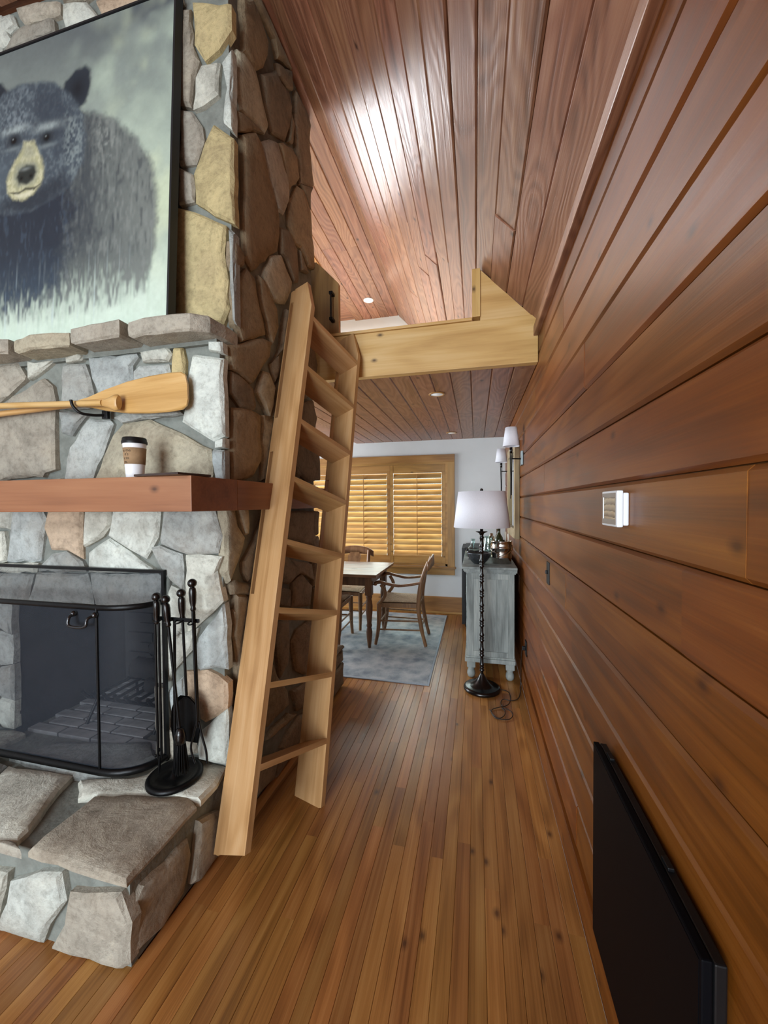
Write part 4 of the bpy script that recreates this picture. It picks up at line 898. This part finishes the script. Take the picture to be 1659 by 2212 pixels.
# ------------------------------------------------------------------ fire tools
TB = (-1.272, 1.388)
st = thing('tool_stand', 'round black iron fire-tool stand on the hearth beside the screen', 'stand', (TB[0], TB[1], HZ))
MB().lathe([(.0, 0), (.104, 0), (.112, .006), (.112, .016), (.104, .024), (.088, .024), (.080, .014), (.06, .011), (.02, .014), (.012, .03), (.0, .03)], (TB[0], TB[1], HZ - .004), 40, cap=False).build('base', M_IRON, st)
MB().tube([(TB[0], TB[1], HZ + .02), (TB[0] + .012, TB[1], 1.05)], .0062, 10).build('pole', M_IRON, st)
ax = MB().box(-1.350, -1.135, 1.381, 1.389, 1.036, 1.052, .002)
for x in (-1.332, -1.282, -1.226, -1.158): ax.tube(spline([(x - .016, 1.385, 1.042), (x - .012, 1.362, 1.038), (x, 1.355, 1.036), (x + .012, 1.362, 1.038), (x + .016, 1.385, 1.042)], 3), .0035, 6)
ax.build('cross_arm', M_IRON, st)
def tool(name, label, top, bot, twin=False):
    t = thing(name, label, name.split('_')[-1], (bot[0], bot[1], bot[2]), 'fire tools'); T = Vector(top); B2 = Vector(bot); d = (B2 - T).normalized()
    M = d.to_track_quat('-Z', 'Y').to_matrix().to_4x4(); M.translation = T
    MB().sphere((0, 0, 0), .0185, 18, 12).build('knob', M_BLACK, t, M)
    MB().lathe([(.006, -.015), (.012, -.021), (.0135, -.026), (.0150, -.04), (.0135, -.075), (.0092, -.100), (.0115, -.109), (.0095, -.116), (.005, -.118)], (0, 0, 0), 16).build('grip', M_BLACK, t, M)
    L = (B2 - T).length; r = MB()
    if twin: r.tube([(-.0065, 0, -.115), (-.0065, 0, -L)], .0056, 8).tube([(.0065, 0, -.115), (.0065, 0, -L)], .0056, 8)
    else: r.tube([(0, 0, -.11), (0, 0, -L)], .006, 8)
    r.build('rod', M_IRON, t, M); return t
t1 = tool('poker', 'black fire poker with ball knob and barbed tip hanging next to the screen', (-1.328, 1.364, 1.142), (-1.333, 1.372, .44), True)
MB().tube([(-1.333, 1.372, .45), (-1.335, 1.370, .40), (-1.336, 1.368, .365)], [.006, .005, .001], 8).tube(spline([(-1.333, 1.372, .48), (-1.345, 1.368, .45), (-1.352, 1.364, .455)], 4), [.005] * 8 + [.002], 8).build('hook_tip', M_IRON, t1)
t2 = tool('brush', 'black hearth brush hanging slantwise in the middle of the fire tools', (-1.280, 1.362, 1.134), (-1.222, 1.366, .565))
MB().lathe([(.004, .045), (.014, .042), (.021, .02), (.023, 0), (.022, -.02), (.020, -.022)], (-1.221, 1.366, .545), 18).build('ferrule', M_BLACK, t2)
m = MB()
for k in range(120):
    a = rnd.uniform(0, 6.28); r = math.sqrt(rnd.random()) * .019; s_ = rnd.uniform(1.3, 1.75)
    m.tube([(-1.221 + r * math.cos(a), 1.366 + r * math.sin(a), .53), (-1.221 + r * s_ * math.cos(a), 1.366 + r * s_ * math.sin(a), .39 + rnd.uniform(0, .02))], .0014, 3, cap=False)
bs = m.build('bristles', M_IRON, t2); bs['kind'] = 'stuff'
t3 = tool('shovel', 'black ash shovel with rounded pan hanging behind the brush', (-1.222, 1.386, 1.158), (-1.232, 1.418, .70))
sp = [(-.055, -.235), (.055, -.235), (.072, -.15), (.066, -.07), (.048, -.03), (.02, -.008), (-.02, -.008), (-.048, -.03), (-.066, -.07), (-.072, -.15)]
mm = MB(); n = len(sp); vv = []
for sc, y in ((1, .0), (.9, .016), (.82, .018), (.86, .021), (.94, .019), (1.04, .001)): vv += [(x * sc, y - .012, -.12 + (z + .12) * sc) for x, z in sp]
mm.add(vv, [[a * n + i, a * n + (i + 1) % n, (a + 1) * n + (i + 1) % n, (a + 1) * n + i] for a in range(5) for i in range(n) if i != 0] + [list(range(2 * n, 3 * n)), list(range(3 * n, 4 * n))], False)
mm.build('pan', M_IRON, t3, Matrix.Translation((-1.238, 1.424, .705)))
t4 = tool('tongs', 'black fire tongs with ball knob hanging at the right end of the stand', (-1.155, 1.372, 1.206), (-1.142, 1.376, .60), True)
MB().tube(spline([(-1.148, 1.376, .62), (-1.165, 1.376, .56), (-1.178, 1.376, .50), (-1.160, 1.376, .44)], 4), .0045, 8).tube(spline([(-1.136, 1.376, .62), (-1.122, 1.376, .56), (-1.104, 1.376, .50), (-1.100, 1.376, .45)], 4), .0045, 8).build('claws', M_IRON, t4)
# ------------------------------------------------------------------ rug, table, chairs
def rug_mat():
    m, nt, b = newmat('distressed_rug'); tc = nt.nodes.new('ShaderNodeTexCoord')
    n1 = nd(nt, 'ShaderNodeTexNoise', {'Vector': tc.outputs['Object'], 'Scale': 5.0, 'Detail': 6.0, 'Roughness': .7}).outputs[0]
    n2 = nd(nt, 'ShaderNodeTexVoronoi', {'Vector': tc.outputs['Object'], 'Scale': 9.0}).outputs[0]
    n3 = nd(nt, 'ShaderNodeTexNoise', {'Vector': tc.outputs['Object'], 'Scale': 120.0, 'Detail': 2.0}).outputs[0]
    f = math_(nt, 'ADD', math_(nt, 'MULTIPLY', n1, .8), math_(nt, 'MULTIPLY', n2, .25))
    c = ramp(nt, f, [(.36, lin('#8b97a2')), (.5, lin('#aeb8c0')), (.66, lin('#ccd2d5'))]); c = mix(nt, .25, c, n3, 'MULTIPLY')
    nt.links.new(c, b.inputs['Base Color']); b.inputs['Roughness'].default_value = .95; b.inputs['Specular IOR Level'].default_value = .1
    bp = nd(nt, 'ShaderNodeBump', {'Height': n3, 'Strength': .4, 'Distance': .004}); nt.links.new(bp.outputs[0], b.inputs['Normal']); return m
rug = thing('area_rug', 'distressed grey-blue rug under the dining table', 'rug', (-1.64, 4.23, 0))
MB().box(-2.86, -.405, 3.225, 5.245, 0.0, .008, .003).build('pile', rug_mat(), rug)
rb = MB()
for a in ((-2.88, -.385, 3.2, 3.225), (-2.88, -.385, 5.245, 5.27), (-2.88, -2.86, 3.225, 5.245), (-.405, -.385, 3.225, 5.245)): rb.box(a[0], a[1], a[2], a[3], 0, .0085, .002)
rb.build('border', plain('rug_edge', '#a9b6c2', .95, noise=.15, nscale=80), rug)
RZ0 = .0085
tab_ = thing('dining_table', 'brown wooden farmhouse dining table with turned legs on the rug', 'table', (-1.9, 4.24, RZ0))
for k in range(4): board('top_plank', -2.80, -1.00, 3.81 + k * .2175, 3.81 + (k + 1) * .2175 - .001, .772, .802, M_TABLE, tab_, .003)
ap = MB().box(-2.70, -1.10, 3.91, 3.93, .665, .772).box(-2.70, -1.10, 4.55, 4.57, .665, .772).box(-1.12, -1.10, 3.93, 4.55, .665, .772).box(-2.70, -2.68, 3.93, 4.55, .665, .772); ap.build('apron', M_TLEG, tab_)
lp = [(.0, 0), (.016, 0), (.022, .05), (.030, .12), (.033, .17), (.028, .2), (.023, .215), (.030, .23), (.030, .245), (.024, .26), (.028, .30), (.036, .38), (.037, .45), (.031, .50), (.026, .52), (.034, .535), (.034, .55), (.028, .56)]
lg = None
for x in (-1.105, -2.695):
    for y in (3.915, 4.565):
        if lg is None:
            lg = MB().lathe(lp, (0, 0, 0), 20, cap=False).box(-.037, .037, -.037, .037, .56, .7635, .003).build('leg', M_TLEG, tab_); o = lg
        else: o = bpy.data.objects.new('leg', lg.data); COL.objects.link(o); attach(o, tab_)
        o.matrix_basis = Matrix.Translation((x, y, RZ0))

def chair(name, label, arms, loc, rz, group):
    t = bpy.data.objects.new(name, None); COL.objects.link(t); t.location = loc; t.rotation_euler = (0, 0, rz); tag(t, label, 'chair', group)
    def P_(nm, mb, mat=M_CHAIR): o = mb.build(nm, mat); o.parent = t; return o
    for s_ in (-1, 1):
        P_('back_post', MB().tube(spline([(s_ * .205, -.285, 0), (s_ * .205, -.245, .16), (s_ * .207, -.215, .34), (s_ * .208, -.21, .47), (s_ * .207, -.235, .66), (s_ * .203, -.275, .80), (s_ * .2, -.315, .90)], 5), [.019] * 5 + [.0225] * 10 + [.0235] * 6 + [.0195] * 10, 10, squash=(1, 1.15)))
        P_('leg', MB().tube(spline([(s_ * .243, .255, 0), (s_ * .238, .228, .14), (s_ * .236, .215, .3), (s_ * .235, .215, .45)], 5), [.0165, .0175, .018, .019, .0195, .020, .021, .022, .023, .024, .025, .0255, .026, .026, .026, .026], 10))
    fr_ = MB()
    fr_.box(-.235, .235, .19, .235, .405, .452, .006).box(-.205, .205, -.225, -.19, .405, .452, .006)
    for s_ in (-1, 1): fr_.add([(s_ * .245, .2, .405), (s_ * .213, -.2, .405), (s_ * .180, -.2, .405), (s_ * .21, .2, .405), (s_ * .245, .2, .452), (s_ * .213, -.2, .452), (s_ * .180, -.2, .452), (s_ * .21, .2, .452)], [[0, 1, 2, 3], [4, 5, 6, 7], [0, 1, 5, 4], [1, 2, 6, 5], [2, 3, 7, 6], [3, 0, 4, 7]])
    P_('seat_rail', fr_)
    sm_ = MB(); N = 12; vv = []
    for j in range(N + 1):
        for i in range(N + 1):
            a, b2 = i / N * 2 - 1, j / N * 2 - 1; w = .232 + (.198 - .232) * (1 - (b2 + 1) / 2); h_ = .474 - .010 * (1 - max(abs(a), abs(b2))) - .004 * (abs(abs(a) - abs(b2)) < .09) - .012 * max(abs(a), abs(b2)) ** 8
            vv.append((a * w, -.20 + (b2 + 1) / 2 * .425, h_))
    sm_.add(vv, [[j * (N + 1) + i, j * (N + 1) + i + 1, (j + 1) * (N + 1) + i + 1, (j + 1) * (N + 1) + i] for j in range(N) for i in range(N)])
    sm_.add([(-.198, -.2, .454), (.198, -.2, .454), (.232, .225, .454), (-.232, .225, .454)], [[0, 1, 2, 3]])
    P_('rush_seat', sm_, M_RUSH)
    # curved crest rail with drooping ends
    cr = MB(); sec = []
    for k in range(17):
        a = k / 8 - 1; x = a * .262; y = -.318 - .035 * (1 - a * a); zt_ = .955 - .05 * a * a - .015 * a ** 6; hh = .105 - .03 * a * a; th = .011
        sec.append([(x, y - th, zt_ - hh), (x, y + th, zt_ - hh), (x, y + th * .8, zt_), (x, y - th * .8, zt_)])
    vv = [p for s_ in sec for p in s_]; cr.add(vv, [[4 * k + i, 4 * k + (i + 1) % 4, 4 * k + 4 + (i + 1) % 4, 4 * k + 4 + i] for k in range(16) for i in range(4)] + [[0, 1, 2, 3], [64, 65, 66, 67]], True); P_('crest_rail', cr)
    # vase splat
    pr = [(.10, .452), (.085, .50), (.038, .56), (.034, .62), (.055, .69), (.085, .76), (.09, .82), (.06, .87)]
    sp_ = MB(); n_ = len(pr); vv = []
    for dy in (-.007, .007):
        for w, z in pr: vv += [(-w, -.208 - (z - .452) * .30 * ((z - .4) / .5) + dy, z), (w, -.208 - (z - .452) * .30 * ((z - .4) / .5) + dy, z)]
    f_ = []
    for k in range(n_ - 1):
        a = 2 * k; q = 2 * n_
        f_ += [[a, a + 1, a + 3, a + 2], [q + a, q + a + 1, q + a + 3, q + a + 2], [a, a + 2, q + a + 2, q + a], [a + 1, a + 3, q + a + 3, q + a + 1]]
    sp_.add(vv, f_); P_('splat', sp_)
    for s_ in (-1, 1):
        P_('stretcher', MB().tube([(s_ * .24, .222, .165), (s_ * .205, -.245, .165)], .009, 8)); P_('stretcher', MB().tube([(s_ * .237, .215, .26), (s_ * .206, -.225, .26)], .009, 8))
    P_('stretcher', MB().tube([(-.237, .218, .225), (.237, .218, .225)], .010, 8)); P_('stretcher', MB().tube([(-.205, -.24, .20), (.205, -.24, .20)], .009, 8))
    if arms:
        for s_ in (-1, 1):
            P_('arm', MB().tube(spline([(s_ * .207, -.235, .675), (s_ * .222, -.12, .655), (s_ * .245, .0, .645), (s_ * .258, .12, .665), (s_ * .262, .20, .682), (s_ * .262, .245, .668), (s_ * .262, .252, .648)], 5), [.020] * 10 + [.022] * 10 + [.026] * 11, 10, squash=(1.15, .75)))
            P_('arm_support', MB().tube(spline([(s_ * .236, .205, .45), (s_ * .246, .155, .52), (s_ * .254, .145, .58), (s_ * .26, .185, .655)], 5), .020, 10))
    return t
chair('dining_armchair', 'wooden armchair with curved arms and rush seat at the head of the table', True, (-.815, 4.255, RZ0 + .0062), math.radians(92), None)
chair('dining_chair', 'armless rush-seated chair on the side of the table toward the floor lamp and chimney', False, (-1.635, 4.02, RZ0 + .0062), math.radians(6), 'side chairs')
chair('dining_chair', 'armless rush-seated chair with its back to the shuttered window', False, (-1.60, 4.66, RZ0 + .0062), math.radians(180), 'side chairs')

# ------------------------------------------------------------------ floor lamp and cord
LX, LY = .045, 3.235
lamp = thing('floor_lamp', 'black turned floor lamp with bobbin stem and white drum shade', 'lamp', (LX, LY, 0))
MB().lathe([(.0, 0), (.135, 0), (.146, .006), (.148, .018), (.142, .030), (.125, .036), (.105, .036), (.085, .045), (.058, .068), (.036, .095), (.022, .12), (.014, .135)], (LX, LY, 0), 48, cap=False).build('base', M_BLACK, lamp)
prof = [(.012, .13)]; z = .14
for k in range(9):
    for r, d in ((.0125, .0), (.0125, .012), (.019, .020), (.020, .026), (.013, .034), (.0175, .044), (.0175, .048), (.013, .057), (.020, .066), (.0185, .074), (.0135, .088), (.0135, .108)): prof.append((r, z + d))
    z += .122
prof += [(.016, 1.245), (.022, 1.252), (.016, 1.262), (.014, 1.272), (.022, 1.290), (.047, 1.300), (.047, 1.304), (.013, 1.304), (.0125, 1.36), (.0, 1.36)]
MB().lathe(prof, (LX, LY, 0), 20, cap=False).build('stem', M_BLACK, lamp)
MB().lathe([(.222, 1.338), (.224, 1.338), (.187, 1.628), (.185, 1.628), (.222, 1.338)], (LX, LY, 0), 56, cap=False).build('shade', M_SHADE, lamp)
hp = MB().tube(spline([(LX - .01, LY, 1.35), (LX - .06, LY, 1.42), (LX - .065, LY, 1.52), (LX, LY, 1.625), (LX + .065, LY, 1.52), (LX + .06, LY, 1.42), (LX + .01, LY, 1.35)], 5), .003, 6)
for a in (0, 2.09, 4.19): hp.tube([(LX, LY, 1.622), (LX + .184 * math.cos(a), LY + .184 * math.sin(a), 1.622)], .002, 6)
hp.build('harp', M_IRON, lamp)
MB().sphere((LX, LY, 1.641), .013, 14, 8).lathe([(.006, 0), (.006, .012)], (LX, LY, 1.622), 10).build('finial', M_BLACK, lamp)
cz = .0045
c1 = [(.19, 3.262), (.25, 3.235), (.262, 3.144), (.242, 3.044), (.207, 2.987), (.184, 2.996), (.184, 3.053), (.208, 3.094), (.264, 3.092), (.316, 3.134), (.345, 3.242), (.352, 3.325)]
c2 = [(.207, 2.987), (.172, 2.963), (.116, 2.926), (.108, 2.871), (.131, 2.813), (.169, 2.797), (.227, 2.817), (.255, 2.879), (.237, 2.94), (.185, 2.955), (.204, 2.919), (.195, 2.859), (.157, 2.813), (.12, 2.842), (.096, 2.915)]
pts = [(x, y, cz + (.004 if 3 < i < 8 else 0)) for i, (x, y) in enumerate(c1)] + [(.358, 3.36, .01), (.362, 3.36, .10), (.362, 3.33, .24), (.362, 3.26, .35), (.368, 3.20, .385)]
cord = MB().tube(spline(pts, 6), .0032, 6).build('power_cord', M_CABLE, lamp); cord['label'] = 'thin brown cord looping over the floor to the wall outlet'
MB().tube(spline([(x, y, cz + .002 + (.004 if i % 4 == 1 else 0)) for i, (x, y) in enumerate(c2)], 6), .0032, 6).build('cord_coil', M_CABLE, lamp)

# ------------------------------------------------------------------ sideboard
sb = thing('sideboard', 'whitewashed grey wooden sideboard with panelled end and bun feet against the plank wall', 'cabinet', (.12, 4.06, 0))
sx0, sx1, sy0, sy1 = -.078, .318, 3.43, 4.70
MB().box(sx0 + .012, sx1 - .012, sy0 + .010, sy1 - .012, .195, .925).build('carcass', M_GREYW, sb)
e = MB()
for a in ((sx0, sx0 + .055, .195, .925), (sx1 - .05, sx1, .195, .925)): e.box(a[0], a[1], sy0, sy0 + .014, a[2], a[3], .002)
e.box(sx0 + .055, sx1 - .05, sy0, sy0 + .014, .875, .925, .002).box(sx0 + .055, sx1 - .05, sy0, sy0 + .014, .195, .245, .002); e.build('end_frame', M_GREYW, sb)
for k in range(3):
    w_ = (sx1 - .05 - sx0 - .055) / 3; MB().box(sx0 + .055 + k * w_ + .0008, sx0 + .055 + (k + 1) * w_ - .0008, sy0 + .007, sy0 + .013, .245, .875, .001).build('panel_board', M_GREYW, sb)
tp = [(0, .925), (.006, .925), (.010, .938), (.022, .95), (.03, .962), (.03, .966)]
cm = MB()
for (d0, z0), (d1, z1) in zip(tp[:-1], tp[1:]):
    cm.box(sx0 - d1, sx1 + min(d1, .02), sy0 - d1, sy1 + min(d1, .01), z0, max(z1, z0 + .001))
cm.build('cornice', M_GREYW, sb)
MB().box(sx0 - .042, sx1 + .022, sy0 - .042, sy1 + .012, .966, .986, .004).build('top', M_GREYW, sb)
MB().box(sx0 - .018, sx1 + .008, sy0 - .018, sy1 + .008, .150, .185, .004).box(sx0 - .008, sx1 + .004, sy0 - .008, sy1, .185, .20, .003).build('base_moulding', M_GREYW, sb)
for i, y in enumerate((sy0 + .03, sy1 - .04)):
    for x in (sx0 + .035, sx1 - .035):
        MB().lathe([(.0, 0), (.018, 0), (.030, .012), (.036, .032), (.034, .055), (.026, .075), (.030, .084), (.030, .092), (.024, .098)], (x, y, 0), 20, cap=False).box(x - .036, x + .036, y - .036, y + .036, .098, .1495, .003).build('foot', M_GREYW, sb)
for k in range(2):
    y0 = sy0 + .05 + k * .59; d = board('door', sx0 - .008, sx0 + .012, y0, y0 + .57, .24, .90, M_GREYW, sb, .003, 'Z')
    kb = MB().sphere((sx0 - .018, y0 + (.53 if k == 0 else .04), .6), .012, 10, 6).build('knob', M_IRON); kb.parent = d; kb.matrix_parent_inverse = d.matrix_basis.inverted()
TZ = .9865
bk = thing('ice_bucket', 'polished steel ice bucket with two ribs and a swing handle on the sideboard', 'bucket', (.225, 3.66, TZ))
B0 = (.225, 3.66, TZ)
MB().lathe([(.0, 0), (.084, 0), (.087, .004), (.088, .052), (.0915, .055), (.0915, .060), (.0885, .063), (.0905, .135), (.094, .138), (.094, .143), (.091, .146), (.0925, .196), (.096, .2), (.0925, .204), (.089, .2), (.085, .02), (.0, .015)], B0, 40, cap=False).build('pail', M_CHROME, bk)
MB().tube(spline([(B0[0] - .094, B0[1] - .01, TZ + .165), (B0[0] - .085, B0[1] - .06, TZ + .12), (B0[0], B0[1] - .105, TZ + .085), (B0[0] + .085, B0[1] - .06, TZ + .12), (B0[0] + .094, B0[1] - .01, TZ + .165)], 6), .004, 8).build('handle', M_CHROME, bk)
wb = thing('wine_bottle', 'dark green wine bottle standing in the ice bucket', 'bottle', (.205, 3.68, TZ + .018))
MB().lathe([(.0, .0), (.036, .0), (.038, .01), (.038, .19), (.034, .215), (.016, .245), (.0135, .26), (.0135, .30), (.0155, .302), (.0155, .312), (.0, .312)], (.205, 3.68, TZ + .018), 24, cap=False).build('bottle_body', M_GREEN, wb)
for x, y, h_, lb_ in ((.262, 3.675, .27, 'taller pale bar tool standing next to the wine bottle in the bucket'), (.285, 3.64, .255, 'shorter pale bar tool at the wall side of the bucket')):
    c_ = MB().lathe([(.0, 0), (.0055, 0), (.0065, h_ - .05), (.009, h_ - .03), (.009, h_ - .01), (.004, h_), (.0, h_)], (x, y, TZ + .0185), 14, cap=False)
    tag(c_.build('bar_muddler', M_CREAM), lb_, 'bar tool', 'bar tools in the bucket')
bo = thing('bowl', 'grey embossed metal bowl at the near end of the sideboard', 'bowl', (.025, 3.60, TZ))
bm_ = MB(); seg = 40
prof = [(.0, .002), (.045, .0), (.052, .004), (.078, .03), (.098, .062), (.108, .095), (.110, .1), (.106, .1), (.094, .064), (.072, .034), (.0, .012)]
bm_.lathe([(r * (1 if i % 2 else 1), z) for i, (r, z) in enumerate(prof)], (.025, 3.60, TZ), seg, cap=False)
bm_.build('bowl_body', plain('pewter', '#585c60', .35, .8, noise=.4, nscale=60, bump=.6, bscale=70), bo)
for nm, lab, cat_, prof, c_, mt_ in (('glass_pitcher', 'clear glass pitcher behind the ice bucket', 'pitcher', [(.0, 0), (.05, 0), (.056, .01), (.06, .09), (.05, .14), (.04, .19), (.046, .215), (.043, .215), (.037, .19), (.047, .14), (.056, .09), (.05, .012), (.0, .01)], (.12, 4.0, TZ), M_GLASS),
        ('decanter', 'squat glass decanter further along the sideboard', 'decanter', [(.0, 0), (.07, 0), (.078, .02), (.07, .07), (.03, .11), (.02, .15), (.024, .18), (.021, .18), (.016, .15), (.0, .02)], (-.03, 4.09, TZ), M_GLASS),
        ('silver_shaker', 'tall polished steel cocktail shaker behind the glass pitcher', 'shaker', [(.0, 0), (.036, 0), (.042, .12), (.043, .16), (.03, .19), (.018, .20), (.018, .225), (.0, .23)], (.16, 4.25, TZ), M_CHROME),
        ('amber_bottle', 'brown spirits bottle at the back of the sideboard', 'bottle', [(.0, 0), (.038, 0), (.038, .17), (.03, .2), (.014, .23), (.014, .28), (.0, .28)], (.22, 4.15, TZ), plain('amber_glass', '#3a1c0a', .12))):
    t = thing(nm, lab, cat_, c_); MB().lathe(prof, c_, 28, cap=False).build('body', mt_, t)
bird = thing('bird_figurine', 'small dark metal bird figurine on the sideboard', 'figurine', (-.045, 3.86, TZ))
MB().sphere((-.045, 3.86, TZ + .065), .026, 14, 10, (1.5, .8, .9)).sphere((-.082, 3.86, TZ + .09), .014, 12, 8).tube([(-.01, 3.86, TZ + .07), (.03, 3.86, TZ + .085)], [.014, .005], 8).tube([(-.094, 3.86, TZ + .09), (-.108, 3.86, TZ + .087)], [.005, .001], 6).build('bird', M_IRON, bird)
MB().lathe([(.0, 0), (.03, 0), (.03, .008), (.006, .012), (.005, .05)], (-.045, 3.86, TZ), 16, cap=False).build('stand', M_IRON, bird)
wc = thing('wine_cooler', 'black wine cooler with glass door beyond the sideboard', 'cooler', (.1, 5.05, 0))
MB().box(-.13, .34, 4.76, 5.30, .03, 1.0, .005).build('cabinet', M_PLASTIC, wc)
d = MB().box(-.168, -.132, 4.76, 4.82, .06, .99).box(-.168, -.132, 5.24, 5.30, .06, .99).box(-.168, -.132, 4.82, 5.24, .06, .12).box(-.168, -.132, 4.82, 5.24, .93, .99).build('door_frame', M_PLASTIC, wc)
MB().box(-.158, -.150, 4.82, 5.24, .12, .93).build('door_glass', M_SCREEN, d)
MB().box(-.12, .33, 4.78, 5.28, 0, .03).build('plinth', M_PLASTIC, wc)

# ------------------------------------------------------------------ wall things
mr = thing('wall_mirror', 'tall mirror in a weathered wood frame hung over the sideboard', 'mirror', (XW, 4.1, 1.2))
my0, my1, mz0, mz1 = 3.66, 4.50, 1.205, 2.10; mx0 = XW - .044
for y in (my0, my1 - .09): MB().box(mx0, XW - .001, y, y + .09, mz0, mz1, .003).build('stile', M_MIRF, mr)
for z in (mz0, mz1 - .09): board('rail', mx0, XW - .001, my0 + .09, my1 - .09, z, z + .09, M_MIRF, mr, .003, 'Y')
MB().box(XW - .022, XW - .016, my0 + .085, my1 - .085, mz0 + .085, mz1 - .085).build('mirror_glass', M_MIRROR, mr)
def sconce(y, label):
    s_ = thing('wall_sconce', label, 'sconce', (XW, y, 1.91)); x = .288; ys = y - .035
    MB().box(XW - .018, XW - .0005, y - .045, y + .045, 1.85, 1.97, .004).build('backplate', plain('brushed_plate', '#7e878a', .4, .8), s_)
    MB().tube([(XW - .016, y, 1.905), (x + .03, ys + .01, 1.905), (x, ys, 1.905)], .0055, 8).build('arm', M_IRON, s_)
    MB().tube([(x - .008, ys, 2.0), (x - .006, ys, 1.9), (x - .003, ys, 1.75), (x - .004, ys - .002, 1.57)], [.0045, .0045, .004, .0035], 8).tube([(x + .008, ys, 2.0), (x + .006, ys, 1.9), (x + .004, ys, 1.75), (x + .004, ys + .002, 1.60)], [.0045, .0045, .004, .0035], 8).build('stem', M_IRON, s_)
    MB().lathe([(.0, 0), (.012, 0), (.0125, .05), (.0, .05)], (x, ys, 1.95), 14, cap=False).build('candle_cup', M_BLACK, s_)
    MB().lathe([(.066, 2.008), (.068, 2.008), (.047, 2.165), (.045, 2.165), (.066, 2.008)], (x, ys, 0), 36, cap=False).build('shade', M_SHADE, s_)
sconce(3.43, 'black wall sconce with white tapered shade at the near side of the mirror'); sconce(4.72, 'black wall sconce with white tapered shade at the far side of the mirror')
th = thing('thermostat', 'white wall thermostat with picture screen on the plank wall', 'thermostat', (XW, 1.17, 1.47))
MB().box(XW - .0145, XW - .0005, 1.112, 1.222, 1.470, 1.556, .004).build('back_case', M_WPLAS, th)
MB().box(XW - .031, XW - .0155, 1.106, 1.228, 1.466, 1.562, .004).build('front_case', M_WPLAS, th)
def screen_mat():
    m, nt, b = newmat('thermostat_picture'); tc = nt.nodes.new('ShaderNodeTexCoord')
    w_ = nd(nt, 'ShaderNodeTexNoise', {'Vector': tc.outputs['Object'], 'Scale': 25.0}).outputs[0]
    sp_ = nd(nt, 'ShaderNodeSeparateXYZ', {0: tc.outputs['Object']}).outputs[2]
    f = math_(nt, 'FRACT', math_(nt, 'ADD', math_(nt, 'MULTIPLY', sp_, 62.0), math_(nt, 'MULTIPLY', w_, .9)))
    nt.links.new(ramp(nt, f, [(.0, lin('#3c3129')), (.15, lin('#6d5f50')), (.8, lin('#a9987c')), (1, lin('#4a3d31'))]), b.inputs['Base Color']); b.inputs['Roughness'].default_value = .2; return m
MB().box(XW - .0318, XW - .0305, 1.113, 1.221, 1.472, 1.556, 0).build('bezel', plain('grey_bezel', '#8d8781', .4), th)
MB().box(XW - .0325, XW - .0317, 1.118, 1.204, 1.486, 1.545, 0).build('screen', screen_mat(), th)
MB().box(XW - .0326, XW - .0317, 1.204, 1.209, 1.486, 1.545, 0).build('light_bar', emit_mat('lit_bar', '#e8f4ff', 1.0), th)
sw = thing('light_switch', 'black light switch plate on the plank wall near the beam', 'switch', (XW, 2.235, 1.09))
MB().box(XW - .007, XW - .0005, 2.20, 2.27, 1.09, 1.21, .002).build('plate', M_PLASTIC, sw); MB().box(XW - .018, XW - .007, 2.23, 2.24, 1.145, 1.165, .002).build('toggle', M_PLASTIC, sw)
ol = thing('wall_outlet', 'black outlet plate with the lamp plug low on the plank wall', 'outlet', (XW, 3.19, .33))
MB().box(XW - .007, XW - .0005, 3.155, 3.225, .33, .445, .002).build('plate', M_PLASTIC, ol); MB().box(XW - .032, XW - .007, 3.18, 3.205, .37, .40, .004).build('plug', M_PLASTIC, ol)
tv = thing('television', 'flat black television panel mounted low on the plank wall', 'television', (XW, .97, .24))
TM = frame((XW - .004, .97, .24), (0, -1, 0), (0, 0, 1))
MB().box(-.285, .285, 0, .572, .004, .022, .003).build('rear_case', M_PLASTIC, tv, TM)
MB().box(-.285, .285, 0, .575, .024, .040, .003).build('panel', M_SCREEN, tv, TM)
MB().box(-.279, .279, .006, .569, .0400, .0408, 0).build('screen', M_SCREEN, tv, TM)
for x in (-.23, .1): MB().box(x, x + .03, .572, .580, .008, .02, .002).build('clip', M_PLASTIC, tv, TM)

# ------------------------------------------------------------------ recessed lights
def downlight(x, y, z, label, on, grp):
    d = thing('recessed_light', label, 'ceiling light', (x, y, z), grp)
    MB().lathe([(.050, -.0005), (.066, -.0005), (.066, -.005), (.052, -.008), (.050, -.0005)], (x, y, z), 32, cap=False).build('trim_ring', M_TRIM if not on else M_WPLAS, d)
    MB().lathe([(.0, -.004), (.050, -.004), (.050, -.001), (.0, -.001)], (x, y, z), 32, cap=False).build('lens', emit_mat('lamp_lens_%s' % on, '#fff0dc' if on else '#e8edf0', 30.0 if on else .25), d)  # unlit lenses get a faint painted glow too, through emission
    if on:
        l = bpy.data.lights.new('recessed_lamp', 'SPOT'); l.energy = on; l.color = (1, .78, .55); l.spot_size = math.radians(150); l.spot_blend = .8; l.shadow_soft_size = .05
        o = bpy.data.objects.new('recessed_lamp', l); COL.objects.link(o); o.location = (x, y, z - .02); attach(o, d)
downlight(-.306, 3.15, DCZ, 'unlit recessed light in the dining ceiling just past the beam', 0, None)
downlight(-.293, 4.90, DCZ, 'unlit recessed light in the dining ceiling near the far wall', 0, None)
downlight(-1.36, 4.90, RZ, 'lit recessed light glowing in the loft ceiling', 90, None)
